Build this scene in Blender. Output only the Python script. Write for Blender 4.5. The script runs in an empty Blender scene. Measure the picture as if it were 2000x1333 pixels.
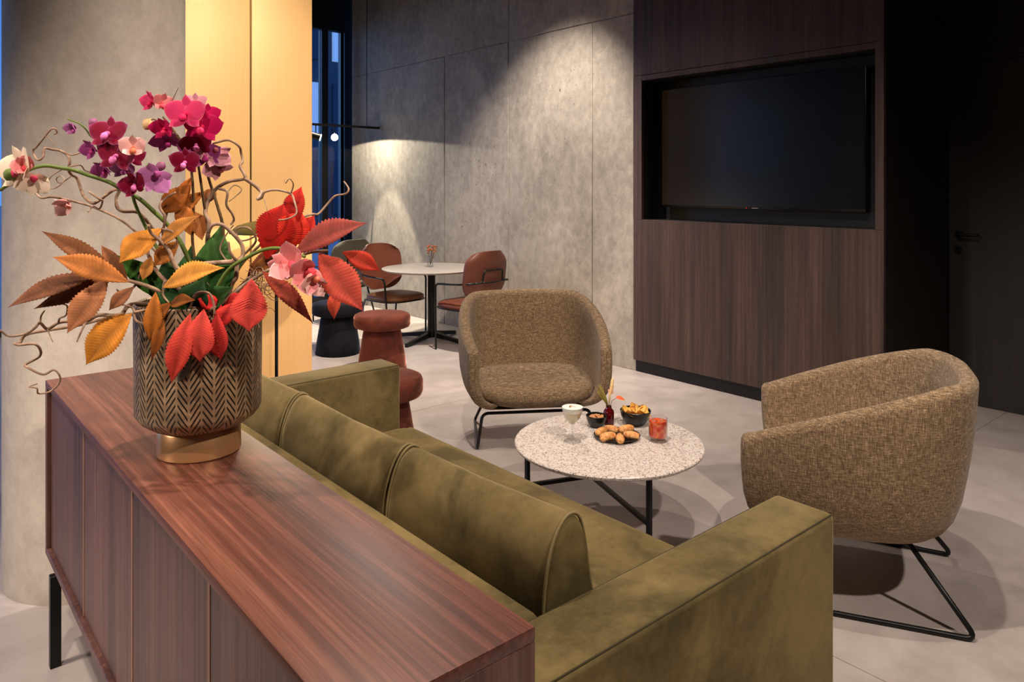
import bpy, bmesh, math, random
from math import sin, cos, pi, radians, sqrt, atan2
from mathutils import Vector, Matrix
random.seed(7)
sc = bpy.context.scene
C = sc.collection

# ------------------------------------------------------------------ camera
# level camera with a lowered (shifted) frame; +Y runs along the concrete wall, +X towards it
CAMH = 1.40
YAW = radians(40.5)
FPX = 1447.0
FW = Vector((sin(YAW), cos(YAW), 0)); RT = Vector((cos(YAW), -sin(YAW), 0))
cam_d = bpy.data.cameras.new('camera'); cam = bpy.data.objects.new('camera', cam_d); C.objects.link(cam)
cam.location = (0, 0, CAMH); cam.rotation_euler = (pi/2, 0, -YAW)
cam_d.sensor_fit = 'HORIZONTAL'; cam_d.sensor_width = 36; cam_d.lens = FPX/2000*36
cam_d.shift_y = -(666.5-364)/2000; cam_d.clip_start = .02; cam_d.clip_end = 200
sc.camera = cam

def at(px, py, d):
    """a point seen in the photograph, at its distance d into the room"""
    return Vector((0, 0, CAMH)) + d*FW + d*(px-1000)/FPX*RT - Vector((0, 0, d*(py-364)/FPX))

# ------------------------------------------------------------------ light, exposure
def lin(c):
    return tuple(((v/255)/12.92 if v/255 <= .04045 else (((v/255)+.055)/1.055)**2.4) for v in c) + (1,)

w = bpy.data.worlds.new('dusk'); sc.world = w; w.use_nodes = True
wn = w.node_tree.nodes; wl = w.node_tree.links
bg = wn['Background']; bg.inputs['Strength'].default_value = 1.0
tc = wn.new('ShaderNodeTexCoord'); sp = wn.new('ShaderNodeSeparateXYZ'); rp = wn.new('ShaderNodeValToRGB')
wl.new(tc.outputs['Generated'], sp.inputs[0]); wl.new(sp.outputs['Z'], rp.inputs[0]); wl.new(rp.outputs[0], bg.inputs['Color'])
rp.color_ramp.elements[0].color = (.15, .42, 1.05, 1); rp.color_ramp.elements[1].color = (.08, .25, .75, 1); rp.color_ramp.elements[1].position = .3

def spot(name, loc, target, power, angle, blend, col=(1, .80, .62), r=.03):
    l = bpy.data.lights.new(name, 'SPOT'); l.energy = power; l.spot_size = radians(angle); l.spot_blend = blend
    l.color = col; l.shadow_soft_size = r
    o = bpy.data.objects.new(name, l); C.objects.link(o); o.location = loc
    o.rotation_euler = (Vector(target)-Vector(loc)).to_track_quat('-Z', 'Y').to_euler()
    return o
WARM = (1, .85, .72)
# seating group and pillar downlights, plus added fill spots with no known fixture
spot('ceiling_or_fill_spot', (.95, 1.50, 3.85), (2.1, 1.9, .3), 260, 95, .6, WARM, .03)
spot('ceiling_or_fill_spot', (2.15, 1.00, 3.85), (2.35, 2.1, .3), 150, 90, .6, WARM, .03)
spot('ceiling_or_fill_spot', (3.35, 4.30, 3.85), (2.5, 2.9, .3), 130, 95, .6, WARM, .03)
spot('ceiling_or_fill_spot', (-3.6, 2.7, 2.7), (.3, 2.05, .75), 430, 36, .6, WARM, .35)  # added soft fill from low left for the sideboard front, below ceiling height
spot('ceiling_or_fill_spot', (-.55, 2.45, 3.85), (-.3, 2.4, 0), 230, 50, .7, WARM, .05)  # fill added to brighten the concrete column and nearby floor
spot('ceiling_or_fill_spot', (1.3, -1.4, 3.85), (1.6, .8, .3), 430, 80, .7, WARM, .06)  # added fill from behind the camera, lifts sofa side and near arm
spot('ceiling_or_fill_spot', (1.9, 1.7, 3.85), (1.95, 5.05, 1.8), 760, 42, .9, (1, .85, .66), .05)
spot('ceiling_or_fill_spot', (-.7, .2, 3.85), (.45, 1.78, 1.3), 260, 30, .7, WARM, .05)  # narrow fill added to brighten the bouquet, stands for no real lamp
# downlights in front of the concrete wall
spot('wall_washer', (3.2, 4.0, 3.85), (4.0, 4.75, .3), 600, 70, .7, (1, .87, .74), .03)
spot('wall_washer', (3.6, 7.2, 3.85), (3.6, 7.2, 0), 1050, 35, .12, (1, .88, .66), .015)
# low western dusk glow coming in through the far windows
dl = bpy.data.lights.new('dusk_glow', 'SUN'); dl.energy = 3.8; dl.color = (.30, .56, 1.0); dl.angle = radians(50)
do_ = bpy.data.objects.new('dusk_glow', dl); C.objects.link(do_)
do_.rotation_euler = Vector((.80, -.58, -.06)).to_track_quat('-Z', 'Y').to_euler()
sc.view_settings.view_transform = 'Standard'; sc.view_settings.look = 'None'
sc.view_settings.exposure = 0.08; sc.view_settings.gamma = 1.0; sc.view_settings.use_curve_mapping = False
sc.cycles.max_bounces = 8; sc.cycles.transparent_max_bounces = 16
sc.cycles.use_denoising = True
sc.cycles.sample_clamp_indirect = 6

# ------------------------------------------------------------------ materials
class NM:
    def __init__(s, name):
        s.m = bpy.data.materials.new(name); s.m.use_nodes = True
        s.n = s.m.node_tree.nodes; s.l = s.m.node_tree.links; s.b = s.n['Principled BSDF']
        s.tc = None
    def new(s, t, **k):
        n = s.n.new('ShaderNode'+t)
        for a, v in k.items(): setattr(n, a, v)
        return n
    def co(s, scale=(1, 1, 1), which='Object', rot=(0, 0, 0)):
        if not s.tc: s.tc = s.new('TexCoord')
        mp = s.new('Mapping'); mp.inputs['Scale'].default_value = scale; mp.inputs['Rotation'].default_value = rot
        s.l.new(s.tc.outputs[which], mp.inputs[0]); return mp.outputs[0]
    def noise(s, vec, scale=1, detail=4, rough=.55, dist=0):
        n = s.new('TexNoise'); n.inputs['Scale'].default_value = scale; n.inputs['Detail'].default_value = detail
        n.inputs['Roughness'].default_value = rough; n.inputs['Distortion'].default_value = dist
        s.l.new(vec, n.inputs['Vector']); return n.outputs[0]
    def ramp(s, fac, stops, interp='LINEAR'):
        r = s.new('ValToRGB'); r.color_ramp.interpolation = interp; e = r.color_ramp.elements
        while len(e) < len(stops): e.new(.5)
        for i, (p, c) in enumerate(stops):
            e[i].position = p; e[i].color = c if len(c) == 4 else (*c, 1)
        s.l.new(fac, r.inputs[0]); return r.outputs[0]
    def mix(s, a, b, f, mode='MIX'):
        m = s.new('Mix', data_type='RGBA', blend_type=mode)
        for sock, v in ((m.inputs[0], f), (m.inputs[6], a), (m.inputs[7], b)):
            if hasattr(v, 'links'): s.l.new(v, sock)
            else: sock.default_value = v
        return m.outputs[2]
    def math(s, op, a, b=0.0):
        m = s.new('Math', operation=op)
        for i, v in enumerate((a, b)):
            if hasattr(v, 'links'): s.l.new(v, m.inputs[i])
            else: m.inputs[i].default_value = v
        return m.outputs[0]
    def set(s, **k):
        for a, v in k.items():
            i = s.b.inputs[a.replace('_', ' ')]
            if hasattr(v, 'links'): s.l.new(v, i)
            else: i.default_value = v
        return s
    def bump(s, h, strength=.2, dist=.01):
        b = s.new('Bump'); b.inputs['Strength'].default_value = strength; b.inputs['Distance'].default_value = dist
        s.l.new(h, b.inputs['Height']); s.l.new(b.outputs[0], s.b.inputs['Normal']); return s

M = {}
def plain(name, c, rough=.5, metal=0, **k):
    x = NM(name); x.set(Base_Color=lin(c), Roughness=rough, Metallic=metal, **k); M[name] = x.m; return x

def wood(name, grain, cols, rough=.35, big=9, fine=70):
    """veneer with straight grain along one axis"""
    x = NM(name); ax = 'XYZ'.index(grain)
    def sc3(k, along): v = [k, k, k]; v[ax] = along; return tuple(v)
    a = x.noise(x.co(sc3(big, .35)), 1, 3, .6)
    b = x.noise(x.co(sc3(fine, .9)), 1, 4, .65)
    c = x.noise(x.co(sc3(fine*5, 9)), 1, 2, .6)
    f = x.math('ADD', x.math('MULTIPLY', a, .45), x.math('MULTIPLY', b, .55))
    col = x.ramp(f, [(.33, lin(cols[0])), (.46, lin(cols[1])), (.56, lin(cols[2])), (.68, lin(cols[3]))])
    col = x.mix(col, x.ramp(c, [(.35, (.62, .62, .62)), (.6, (1.12, 1.12, 1.12))]), .55, 'MULTIPLY')
    x.set(Base_Color=col, Roughness=rough); x.bump(c, .08, .002); M[name] = x.m; return x
wc = [(50, 24, 18), (86, 46, 36), (108, 62, 48), (134, 84, 66)]
wood('walnut_top', 'Y', wc, .42); wood('walnut_front', 'Z', [(54, 34, 29), (88, 57, 49), (108, 72, 62), (128, 90, 79)], .45)
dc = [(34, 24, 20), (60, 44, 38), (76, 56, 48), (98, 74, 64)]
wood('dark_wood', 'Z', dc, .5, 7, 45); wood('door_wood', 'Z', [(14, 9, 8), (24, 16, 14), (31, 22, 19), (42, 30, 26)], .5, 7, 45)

plain('walnut_edge', (148, 104, 78), .5)
def concrete(name, c0, c1, holes=True, rough=.75):
    x = NM(name)
    a = x.noise(x.co((1.3, 1.3, 1.0)), 1, 8, .66, .9); b = x.noise(x.co((16, 16, 12)), 1, 8, .75)
    st = x.noise(x.co((10, 10, .6)), 1, 3, .5)
    f = x.math('ADD', x.math('MULTIPLY', a, .5), x.math('ADD', x.math('MULTIPLY', b, .46), x.math('MULTIPLY', st, .04)))
    mid = tuple((p+q)//2 for p, q in zip(c0, c1))
    col = x.ramp(f, [(.36, lin(c0)), (.48, lin(mid)), (.62, lin(c1))])
    if holes:
        n = x.noise(x.co((1.7, 1.7, 1.7)), 1, 3)
        for sc_, th in ((26, .55), (9, .34)):
            v = x.new('TexVoronoi'); v.inputs['Scale'].default_value = 1.0; x.l.new(x.co((sc_, sc_, sc_*.7)), v.inputs['Vector'])
            pit = x.math('LESS_THAN', v.outputs['Distance'], x.math('MULTIPLY', x.math('SUBTRACT', n, .41), th))
            col = x.mix(col, lin((74, 68, 62)), x.math('MULTIPLY', pit, .65))
        sm_ = x.noise(x.co((3, 3, 2)), 1, 6, .7, 2.0)
        col = x.mix(col, lin((206, 196, 184)), x.ramp(sm_, [(.60, (0, 0, 0)), (.72, (.55, .55, .55))]))
    x.set(Base_Color=col, Roughness=rough); x.bump(b, .3, .006); M[name] = x.m
concrete('concrete', (130, 123, 114), (184, 175, 163)); concrete('column_concrete', (174, 162, 152), (214, 202, 190), False)
x = NM('floor_concrete')
a = x.noise(x.co((.9, .9, .9)), 1, 7, .6, .8); b = x.noise(x.co((6, 6, 6)), 1, 6, .7)
f = x.math('ADD', x.math('MULTIPLY', a, .65), x.math('MULTIPLY', b, .35))
x.set(Base_Color=x.ramp(f, [(.36, lin((158, 148, 144))), (.5, lin((178, 168, 164))), (.66, lin((194, 186, 182)))]), Roughness=x.ramp(b, [(.3, (.34,)*3), (.7, (.5,)*3)]))
x.bump(b, .04, .003); M['floor'] = x.m

def velvet(name, c0, c1, sheen, scale=7):
    x = NM(name)
    a = x.noise(x.co((scale, scale, scale)), 1, 3, .5, .6); b = x.noise(x.co((900, 900, 900)), 1, 2)
    m_ = x.noise(x.co((38, 38, 38)), 1, 5, .7)
    col = x.ramp(x.math('ADD', x.math('MULTIPLY', a, .72), x.math('MULTIPLY', m_, .28)), [(.36, lin(c0)), (.62, lin(c1))])
    x.set(Base_Color=col, Roughness=.85, Sheen_Weight=1.0, Sheen_Roughness=.32, Sheen_Tint=lin(sheen), Specular_IOR_Level=.15)
    h = x.math('ADD', x.math('MULTIPLY', a, .9), x.math('MULTIPLY', b, .1)); x.bump(h, .10, .008); M[name] = x.m
velvet('olive_velvet', (72, 63, 38), (120, 103, 66), (230, 208, 156), 4); velvet('rust_velvet', (72, 36, 29), (106, 52, 41), (220, 150, 124), 10)
velvet('black_velvet', (14, 15, 20), (24, 25, 32), (90, 95, 120), 9)
plain('olive_piping', (116, 101, 64), .8); plain('olive_seam', (58, 50, 24), .9)

x = NM('tweed')
t1 = x.noise(x.co((380, 380, 40)), 1, 2, .7); t2 = x.noise(x.co((44, 44, 420)), 1, 2, .7)
t3 = x.noise(x.co((420, 420, 420)), 1, 2, .6); big = x.noise(x.co((4, 4, 4)), 1, 2)
f = x.math('ADD', x.math('MULTIPLY', x.math('ADD', t1, t2), .44), x.math('MULTIPLY', t3, .12))
col = x.ramp(f, [(.38, lin((80, 63, 46))), (.49, lin((122, 101, 77))), (.54, lin((140, 117, 91))), (.65, lin((192, 166, 134)))])
x.set(Base_Color=col, Roughness=.95, Specular_IOR_Level=.1, Sheen_Weight=.15, Sheen_Roughness=.5); x.bump(f, .35, .004); M['tweed'] = x.m

plain('black_metal', (12, 12, 13), .38, .3); plain('black_plinth', (9, 9, 10), .6); plain('niche_black', (8, 8, 10), .55)
plain('tv_bezel', (10, 10, 11), .3); plain('tv_screen', (9, 9, 9), .30, Specular_IOR_Level=.25); plain('ceiling', (52, 48, 46), .9)
plain('dark_steel', (70, 66, 64), .35, .8); plain('red_led', (190, 30, 20), .4); plain('grey_tone', (150, 146, 140), .4)
x = NM('brass_panel'); n = x.noise(x.co((160, 160, 1.2)), 1, 3)
x.set(Base_Color=x.ramp(n, [(.3, lin((230, 182, 122))), (.7, lin((238, 192, 132)))]), Roughness=.5, Metallic=.1); M['brass'] = x.m
plain('brass_edge', (120, 92, 56), .35, .8)
plain('frame_dark', (10, 13, 20), .5); plain('white_plaster', (170, 162, 155), .8)
x = NM('window_glass'); mx = x.new('MixShader'); tr = x.new('BsdfTransparent'); gl = x.new('BsdfGlossy'); gl.inputs['Roughness'].default_value = .03
tr.inputs['Color'].default_value = (.86, .91, .97, 1)
fr = x.new('Fresnel'); fr.inputs['IOR'].default_value = 1.45
x.l.new(fr.outputs[0], mx.inputs[0]); x.l.new(tr.outputs[0], mx.inputs[1]); x.l.new(gl.outputs[0], mx.inputs[2])
x.l.new(mx.outputs[0], x.n['Material Output'].inputs['Surface']); M['glass_pane'] = x.m
x = NM('clear_glass'); mx = x.new('MixShader'); tr = x.new('BsdfTransparent'); gl = x.new('BsdfGlossy'); gl.inputs['Roughness'].default_value = .02
tr.inputs['Color'].default_value = (.95, .96, .96, 1)
fr = x.new('LayerWeight'); fr.inputs['Blend'].default_value = .25
x.l.new(x.math('MULTIPLY', fr.outputs['Facing'], .7), mx.inputs[0]); x.l.new(tr.outputs[0], mx.inputs[1]); x.l.new(gl.outputs[0], mx.inputs[2])
x.l.new(mx.outputs[0], x.n['Material Output'].inputs['Surface']); M['clear_glass'] = x.m
x = NM('terrazzo')
v = x.new('TexVoronoi'); v.inputs['Scale'].default_value = 260; x.l.new(x.co(), v.inputs['Vector'])
v2 = x.new('TexVoronoi'); v2.inputs['Scale'].default_value = 150; x.l.new(x.co(), v2.inputs['Vector'])
s1 = x.new('SeparateColor'); x.l.new(v.outputs['Color'], s1.inputs[0]); s2 = x.new('SeparateColor'); x.l.new(v2.outputs['Color'], s2.inputs[0])
col = x.ramp(s1.outputs[0], [(0, lin((212, 200, 192))), (.42, lin((188, 174, 166))), (.62, lin((216, 206, 199))), (.80, lin((150, 124, 114))), (.92, lin((104, 88, 82)))], 'CONSTANT')
col = x.mix(col, lin((220, 211, 204)), x.math('GREATER_THAN', s2.outputs[1], .62))
x.set(Base_Color=col, Roughness=.38); M['terrazzo'] = x.m
plain('bowl_black', (16, 17, 18), .32); plain('plate_black', (18, 18, 19), .45)
plain('chip', (232, 178, 84), .6); plain('nut', (196, 136, 84), .6); plain('red_glass', (96, 8, 18), .08, Transmission_Weight=.35, IOR=1.45)
x = NM('pastry'); n = x.noise(x.co((60, 60, 60)), 1, 4, .7)
x.set(Base_Color=x.ramp(n, [(.35, lin((176, 104, 50))), (.5, lin((222, 156, 90))), (.65, lin((240, 196, 138)))]), Roughness=.55); x.bump(n, .5, .006); M['pastry'] = x.m
plain('foam', (250, 244, 232), .7); plain('sour', (222, 206, 160), .2)
plain('lemon_peel', (150, 104, 40), .6); plain('ice', (240, 160, 120), .1, Transmission_Weight=.7, IOR=1.31)
x = NM('red_drink'); v = x.new('TexVoronoi'); v.inputs['Scale'].default_value = 55; x.l.new(x.co(), v.inputs['Vector'])
x.set(Base_Color=x.ramp(v.outputs['Distance'], [(.15, lin((214, 34, 6))), (.5, lin((238, 74, 22))), (.8, lin((252, 150, 80)))]), Roughness=.12, Transmission_Weight=.15, IOR=1.34); M['red_drink'] = x.m
plain('leather_rust', (112, 58, 40), .5); plain('leather_rust_dark', (102, 54, 38), .5); plain('leather_seat', (120, 78, 48), .45)
plain('chair_grey', (84, 80, 68), .8); plain('lamp_olive', (96, 86, 34), .45); plain('table_stone', (178, 170, 164), .4)
plain('bronze_base', (206, 156, 108), .3, .65); plain('strap', (98, 94, 84), .6, .2); plain('soil', (60, 40, 24), .95)
plain('stem_green', (96, 116, 40), .6); plain('stem_brown', (98, 74, 40), .7); plain('bud_cream', (214, 176, 122), .6); plain('bud_purple', (150, 80, 120), .6)
x = NM('twig'); n = x.noise(x.co((40, 40, 40)), 1, 3); x.set(Base_Color=x.ramp(n, [(.3, lin((124, 92, 70))), (.7, lin((182, 150, 124)))]), Roughness=.8); M['twig'] = x.m
x = NM('petal'); at_ = x.new('VertexColor', layer_name='Col'); x.set(Base_Color=at_.outputs[0], Roughness=.65, Specular_IOR_Level=.15)
M['petal'] = x.m
x = NM('leaf'); at_ = x.new('VertexColor', layer_name='Col'); n = x.noise(x.co((45, 45, 45)), 1, 4)
x.set(Base_Color=x.mix(at_.outputs[0], x.ramp(n, [(.3, (.72, .70, .66)), (.65, (1.1, 1.08, 1.05))]), .8, 'MULTIPLY'), Roughness=.75, Specular_IOR_Level=.2); M['leaf'] = x.m
# herringbone embossed vase
x = NM('herringbone'); co = x.co(); se = x.new('SeparateXYZ'); x.l.new(co, se.inputs[0])
ang = x.math('MULTIPLY', x.math('ARCTAN2', se.outputs['Y'], se.outputs['X']), 17/(2*pi))
fr_ = x.math('ABSOLUTE', x.math('SUBTRACT', x.math('FRACT', x.math('ADD', ang, 100.0)), .5))
wob = x.math('MULTIPLY', x.noise(x.co((40, 40, 40)), 1, 2), .004)
zz = x.math('MULTIPLY', x.math('ADD', x.math('ADD', se.outputs['Z'], x.math('MULTIPLY', fr_, -.075)), wob), 1/.016)
g = x.math('ABSOLUTE', x.math('SUBTRACT', x.math('FRACT', zz), .5))
rib = x.math('MULTIPLY', x.math('GREATER_THAN', fr_, .05), x.math('LESS_THAN', fr_, .46))
gro = x.math('MULTIPLY', x.math('LESS_THAN', g, .19), rib)
nn = x.noise(x.co((22, 22, 22)), 1, 5, .7)
col = x.ramp(nn, [(.34, lin((132, 110, 86))), (.55, lin((182, 150, 116))), (.7, lin((214, 182, 142)))])
x.set(Base_Color=x.mix(col, lin((30, 23, 17)), gro), Roughness=.42, Metallic=x.math('MULTIPLY', x.math('SUBTRACT', 1.0, gro), .35))
x.bump(x.math('SUBTRACT', 1.0, gro), .5, .004); M['herringbone'] = x.m
plain('facade_grey', (88, 92, 100), .7); plain('facade_blue', (50, 62, 84), .3); plain('pavement', (150, 154, 160), .7)
def emit(name, col, strength):
    x = NM(name); x.set(Base_Color=(1, 1, 1, 1), Emission_Color=(*col, 1), Emission_Strength=strength); M[name] = x.m
emit('lit_window', (.45, .66, 1), .35); emit('bulb', (1, .82, .55), 12); emit('spot_lens', (1, .88, .66), 60)

# ------------------------------------------------------------------ mesh helpers
class MB:
    def __init__(s): s.v = []; s.f = []; s.c = []
    def add(s, vs, fs):
        o = len(s.v); s.v += [Vector(p) for p in vs]; s.f += [tuple(i+o for i in f) for f in fs]; return s
    def box(s, a, b):
        (x0, y0, z0), (x1, y1, z1) = a, b
        return s.add([(x0, y0, z0), (x1, y0, z0), (x1, y1, z0), (x0, y1, z0), (x0, y0, z1), (x1, y0, z1), (x1, y1, z1), (x0, y1, z1)],
                     [(0, 3, 2, 1), (4, 5, 6, 7), (0, 1, 5, 4), (1, 2, 6, 5), (2, 3, 7, 6), (3, 0, 4, 7)])
    def grid(s, rows, cu=False, cv=False):
        n = len(rows); m = len(rows[0]); fs = []
        for i in range(n if cv else n-1):
            for j in range(m if cu else m-1):
                fs.append((i*m+j, i*m+(j+1) % m, ((i+1) % n)*m+(j+1) % m, ((i+1) % n)*m+j))
        return s.add([p for r in rows for p in r], fs)
    def lathe(s, prof, n=32, c=(0, 0, 0)):
        c = Vector(c)
        rows = [[c+Vector((r*cos(2*pi*k/n), r*sin(2*pi*k/n), z)) for k in range(n)] for r, z in prof]
        s.grid(rows, cu=True); return s
    def tube(s, pts, r, n=8, closed=False):
        pts = [Vector(p) for p in pts]; k = len(pts)
        rs = r if isinstance(r, (list, tuple)) else [r]*k
        up = None; rows = []
        for i, p in enumerate(pts):
            a = pts[i-1] if (i > 0 or closed) else p; b = pts[(i+1) % k] if (i < k-1 or closed) else p
            t = (b-a)
            t = t.normalized() if t.length > 1e-9 else Vector((0, 0, 1))
            if up is None:
                up = Vector((0, 0, 1)) if abs(t.z) < .9 else Vector((1, 0, 0))
            u = (up - t*up.dot(t))
            u = u.normalized() if u.length > 1e-6 else t.orthogonal().normalized()
            up = u; w_ = t.cross(u)
            rows.append([p + rs[i]*(u*cos(2*pi*j/n)+w_*sin(2*pi*j/n)) for j in range(n)])
        o = len(s.v); s.grid(rows, cu=True, cv=closed)
        if not closed:
            s.f.append(tuple(o+j for j in range(n))[::-1]); s.f.append(tuple(o+(k-1)*n+j for j in range(n)))
        return s
    def bar(s, a, b, w_, h_):
        """square bar between two points"""
        a = Vector(a); b = Vector(b); t = (b-a).normalized()
        u = Vector((0, 0, 1)) if abs(t.z) < .9 else Vector((1, 0, 0))
        v = t.cross(u).normalized(); u = v.cross(t).normalized()
        q = [(-w_/2, -h_/2), (w_/2, -h_/2), (w_/2, h_/2), (-w_/2, h_/2)]
        s.grid([[p+v*i+u*j for i, j in q] for p in (a, b)], cu=True)
        o = len(s.v)-8; s.f += [(o+3, o+2, o+1, o), (o+4, o+5, o+6, o+7)]; return s

def build(name, mb, mat, parent=None, org=(0, 0, 0), smooth=False, bevel=0, seg=2, loc=None, subsurf=0):
    me = bpy.data.meshes.new(name); org = Vector(org)
    me.from_pydata([tuple(v-org) for v in mb.v], [], mb.f)
    if mb.c:
        ca = me.color_attributes.new('Col', 'FLOAT_COLOR', 'POINT')
        for i, c in enumerate(mb.c): ca.data[i].color = c
    bm = bmesh.new(); bm.from_mesh(me)
    bmesh.ops.recalc_face_normals(bm, faces=bm.faces)
    if bevel:
        es = [e for e in bm.edges if len(e.link_faces) == 2 and e.calc_face_angle(0) > .5]
        bmesh.ops.bevel(bm, geom=es, offset=bevel, segments=seg, profile=.5, affect='EDGES', clamp_overlap=True)
    bm.to_mesh(me); bm.free()
    if smooth or bevel:
        me.polygons.foreach_set('use_smooth', [True]*len(me.polygons))
        if bevel or smooth == 'auto': 
            me.set_sharp_from_angle(angle=radians(42))
    if mat: me.materials.append(M[mat])
    o = bpy.data.objects.new(name, me); C.objects.link(o)
    if parent: o.parent = parent
    o.location = loc if loc is not None else (org if not parent else (0, 0, 0))
    if subsurf:
        md = o.modifiers.new('s', 'SUBSURF'); md.levels = subsurf; md.render_levels = subsurf
    return o

def tag(o, label=None, cat=None, group=None, kind=None):
    if label: o['label'] = label
    if cat: o['category'] = cat
    if group: o['group'] = group
    if kind: o['kind'] = kind
    return o
def thing(name, label, cat, loc=(0, 0, 0), rotz=0, group=None):
    o = bpy.data.objects.new(name, None); C.objects.link(o); o.location = loc; o.rotation_euler = (0, 0, rotz)
    o.empty_display_size = .1
    return tag(o, label, cat, group)
def copy_tree(o, parent=None):
    c = o.copy(); C.objects.link(c); c.parent = parent
    for ch in list(o.children): copy_tree(ch, c)
    return c
def box(name, a, b, mat, parent=None, org=(0, 0, 0), bevel=0, seg=2):
    return build(name, MB().box(a, b), mat, parent, org, bevel=bevel, seg=seg)
def cr(pts, n=6, closed=False):
    """Catmull-Rom through points"""
    P = [Vector(p) for p in pts]; out = []
    k = len(P)
    for i in range(k if closed else k-1):
        g = (lambda j: P[j % k]) if closed else (lambda j: P[max(0, min(k-1, j))])
        p0, p1, p2, p3 = g(i-1), g(i), g(i+1), g(i+2)
        for q in range(n):
            t = q/n
            out.append(.5*((2*p1)+(p2-p0)*t+(2*p0-5*p1+4*p2-p3)*t*t+(3*p1-p0-3*p2+p3)*t**3))
    if not closed: out.append(P[-1])
    return out
def fillet(pts, r, n=5, closed=False):
    P = [Vector(p) for p in pts]; out = []; k = len(P)
    for i in range(k):
        if not closed and i in (0, k-1): out.append(P[i]); continue
        a, b, c = P[i-1], P[i], P[(i+1) % k]
        d1 = min(r, (a-b).length*.45); d2 = min(r, (c-b).length*.45)
        p = b+(a-b).normalized()*d1; q = b+(c-b).normalized()*d2
        for j in range(n+1):
            t = j/n; out.append(p*(1-t)**2+b*2*t*(1-t)+q*t*t)
    return out

# ------------------------------------------------------------------ the setting
CEIL = 4.0; WX = 4.363; WINY = 8.30
fl = tag(build('floor', MB().box((-4, -3, -.12), (6.2, 8.6, -.006)), 'floor'), kind='structure')
xs = [-4, -.24, 2.16, 4.56, 6.2]; ys = [-3, -.9, 1.5, 3.9, 6.3, 8.6]
for i in range(len(xs)-1):
    for j in range(len(ys)-1):
        g = .0012
        build('floor_slab', MB().box((xs[i]+g, ys[j]+g, -.02), (xs[i+1]-g, ys[j+1]-g, 0)), 'floor', fl)
tag(build('ceiling', MB().box((-4, -3, CEIL), (6.2, 8.6, CEIL+.1)), 'ceiling'), kind='structure')
tag(box('wall_left', (-4.15, -3, 0), (-4, 8.3, CEIL), 'white_plaster'), kind='structure')
tag(box('wall_front', (-4, -3.1, 0), (6.2, -3, CEIL), 'white_plaster'), kind='structure')
# concrete wall: backing with recessed joints, cast panels in front
wr = tag(box('wall_right', (WX+.008, 3.663, 0), (WX+.25, 8.1, CEIL), 'concrete'), kind='structure')
for (y0, y1, z0, z1) in [(3.663, 4.113, 0, 2.72), (4.113, 5.16, 0, 2.72), (5.16, 6.165, 0, 2.72), (6.165, 8.1, 0, 2.72),
                         (3.663, 5.16, 2.72, CEIL), (5.16, 8.1, 2.72, CEIL)]:
    g = .004
    box('panel', (WX, y0+g if y0 > 3.7 else y0, z0+(g if z0 else 0)), (WX+.02, y1-g if y1 < 8 else y1, z1-g), 'concrete', wr, bevel=.003, seg=1)

# window wall at the far end
wf = tag(box('wall_back', (-4, WINY, 3.36), (6.2, WINY+.15, CEIL), 'frame_dark'), kind='structure')
box('wall_pier', (4.36, WINY, 0), (6.2, WINY+.15, 3.36), 'frame_dark', wf)
k = 1
edges = [4.36, 4.14, 4.06, 2.7, 2.62, 1.26, 1.18, -.18, -.26, -1.62, -1.70, -3.06, -3.14, -4.0]
panes = [(4.14, 4.36), (2.70, 4.06), (1.26, 2.62), (-.18, 1.18), (-1.62, -.26), (-3.06, -1.70)]
for (x0, x1) in panes:
    wo = thing('window_%d' % k, None, None, (0, WINY, 0)); wo['kind'] = 'structure'; k += 1
    fr = MB()
    fr.box((x0-.04, WINY-.02, 0), (x0, WINY+.08, 3.36)).box((x1, WINY-.02, 0), (x1+.04, WINY+.08, 3.36))
    fr.box((x0, WINY-.02, 0), (x1, WINY+.08, .06)).box((x0, WINY-.02, 3.30), (x1, WINY+.08, 3.36))
    build('window_frame', fr, 'frame_dark', wo, (0, WINY, 0))
    build('pane', MB().box((x0, WINY+.025, .06), (x1, WINY+.035, 3.30)), 'glass_pane', wo, (0, WINY, 0))
# street front across the road, dusk
bd = thing('street_building', 'dim blue office building seen outside through the narrow far window', 'building', (16, 24, 0))
build('facade', MB().box((10.4, 24, -.13), (22, 30, 7.2)), 'facade_grey', bd, (16, 24, 0))
for i in range(14):
    for j in range(3):
        build('window', MB().box((10.5+i*.82, 23.9, .4+j*2.7), (10.5+i*.82+.5, 24, 2.3+j*2.7)), 'lit_window' if (i*7+j*5) % 3 == 0 else 'facade_blue', bd, (16, 24, 0))
tag(box('ground', (-40, -20, -.4), (50, 70, -.13), 'pavement'), kind='structure')

# concrete column
cdir = radians(29.18); cd = 3.17
cc = cd*(FW*cos(cdir) - RT*sin(cdir))
o = build('concrete_column', MB().lathe([(.30, .0), (.302, .02), (.298, .05), (.298, 2.0), (.298, CEIL)], 64, (0, 0, 0)), 'column_concrete', loc=(cc.x, cc.y, 0), smooth=True)
tag(o, 'round raw concrete column behind the sideboard end', 'column')

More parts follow.
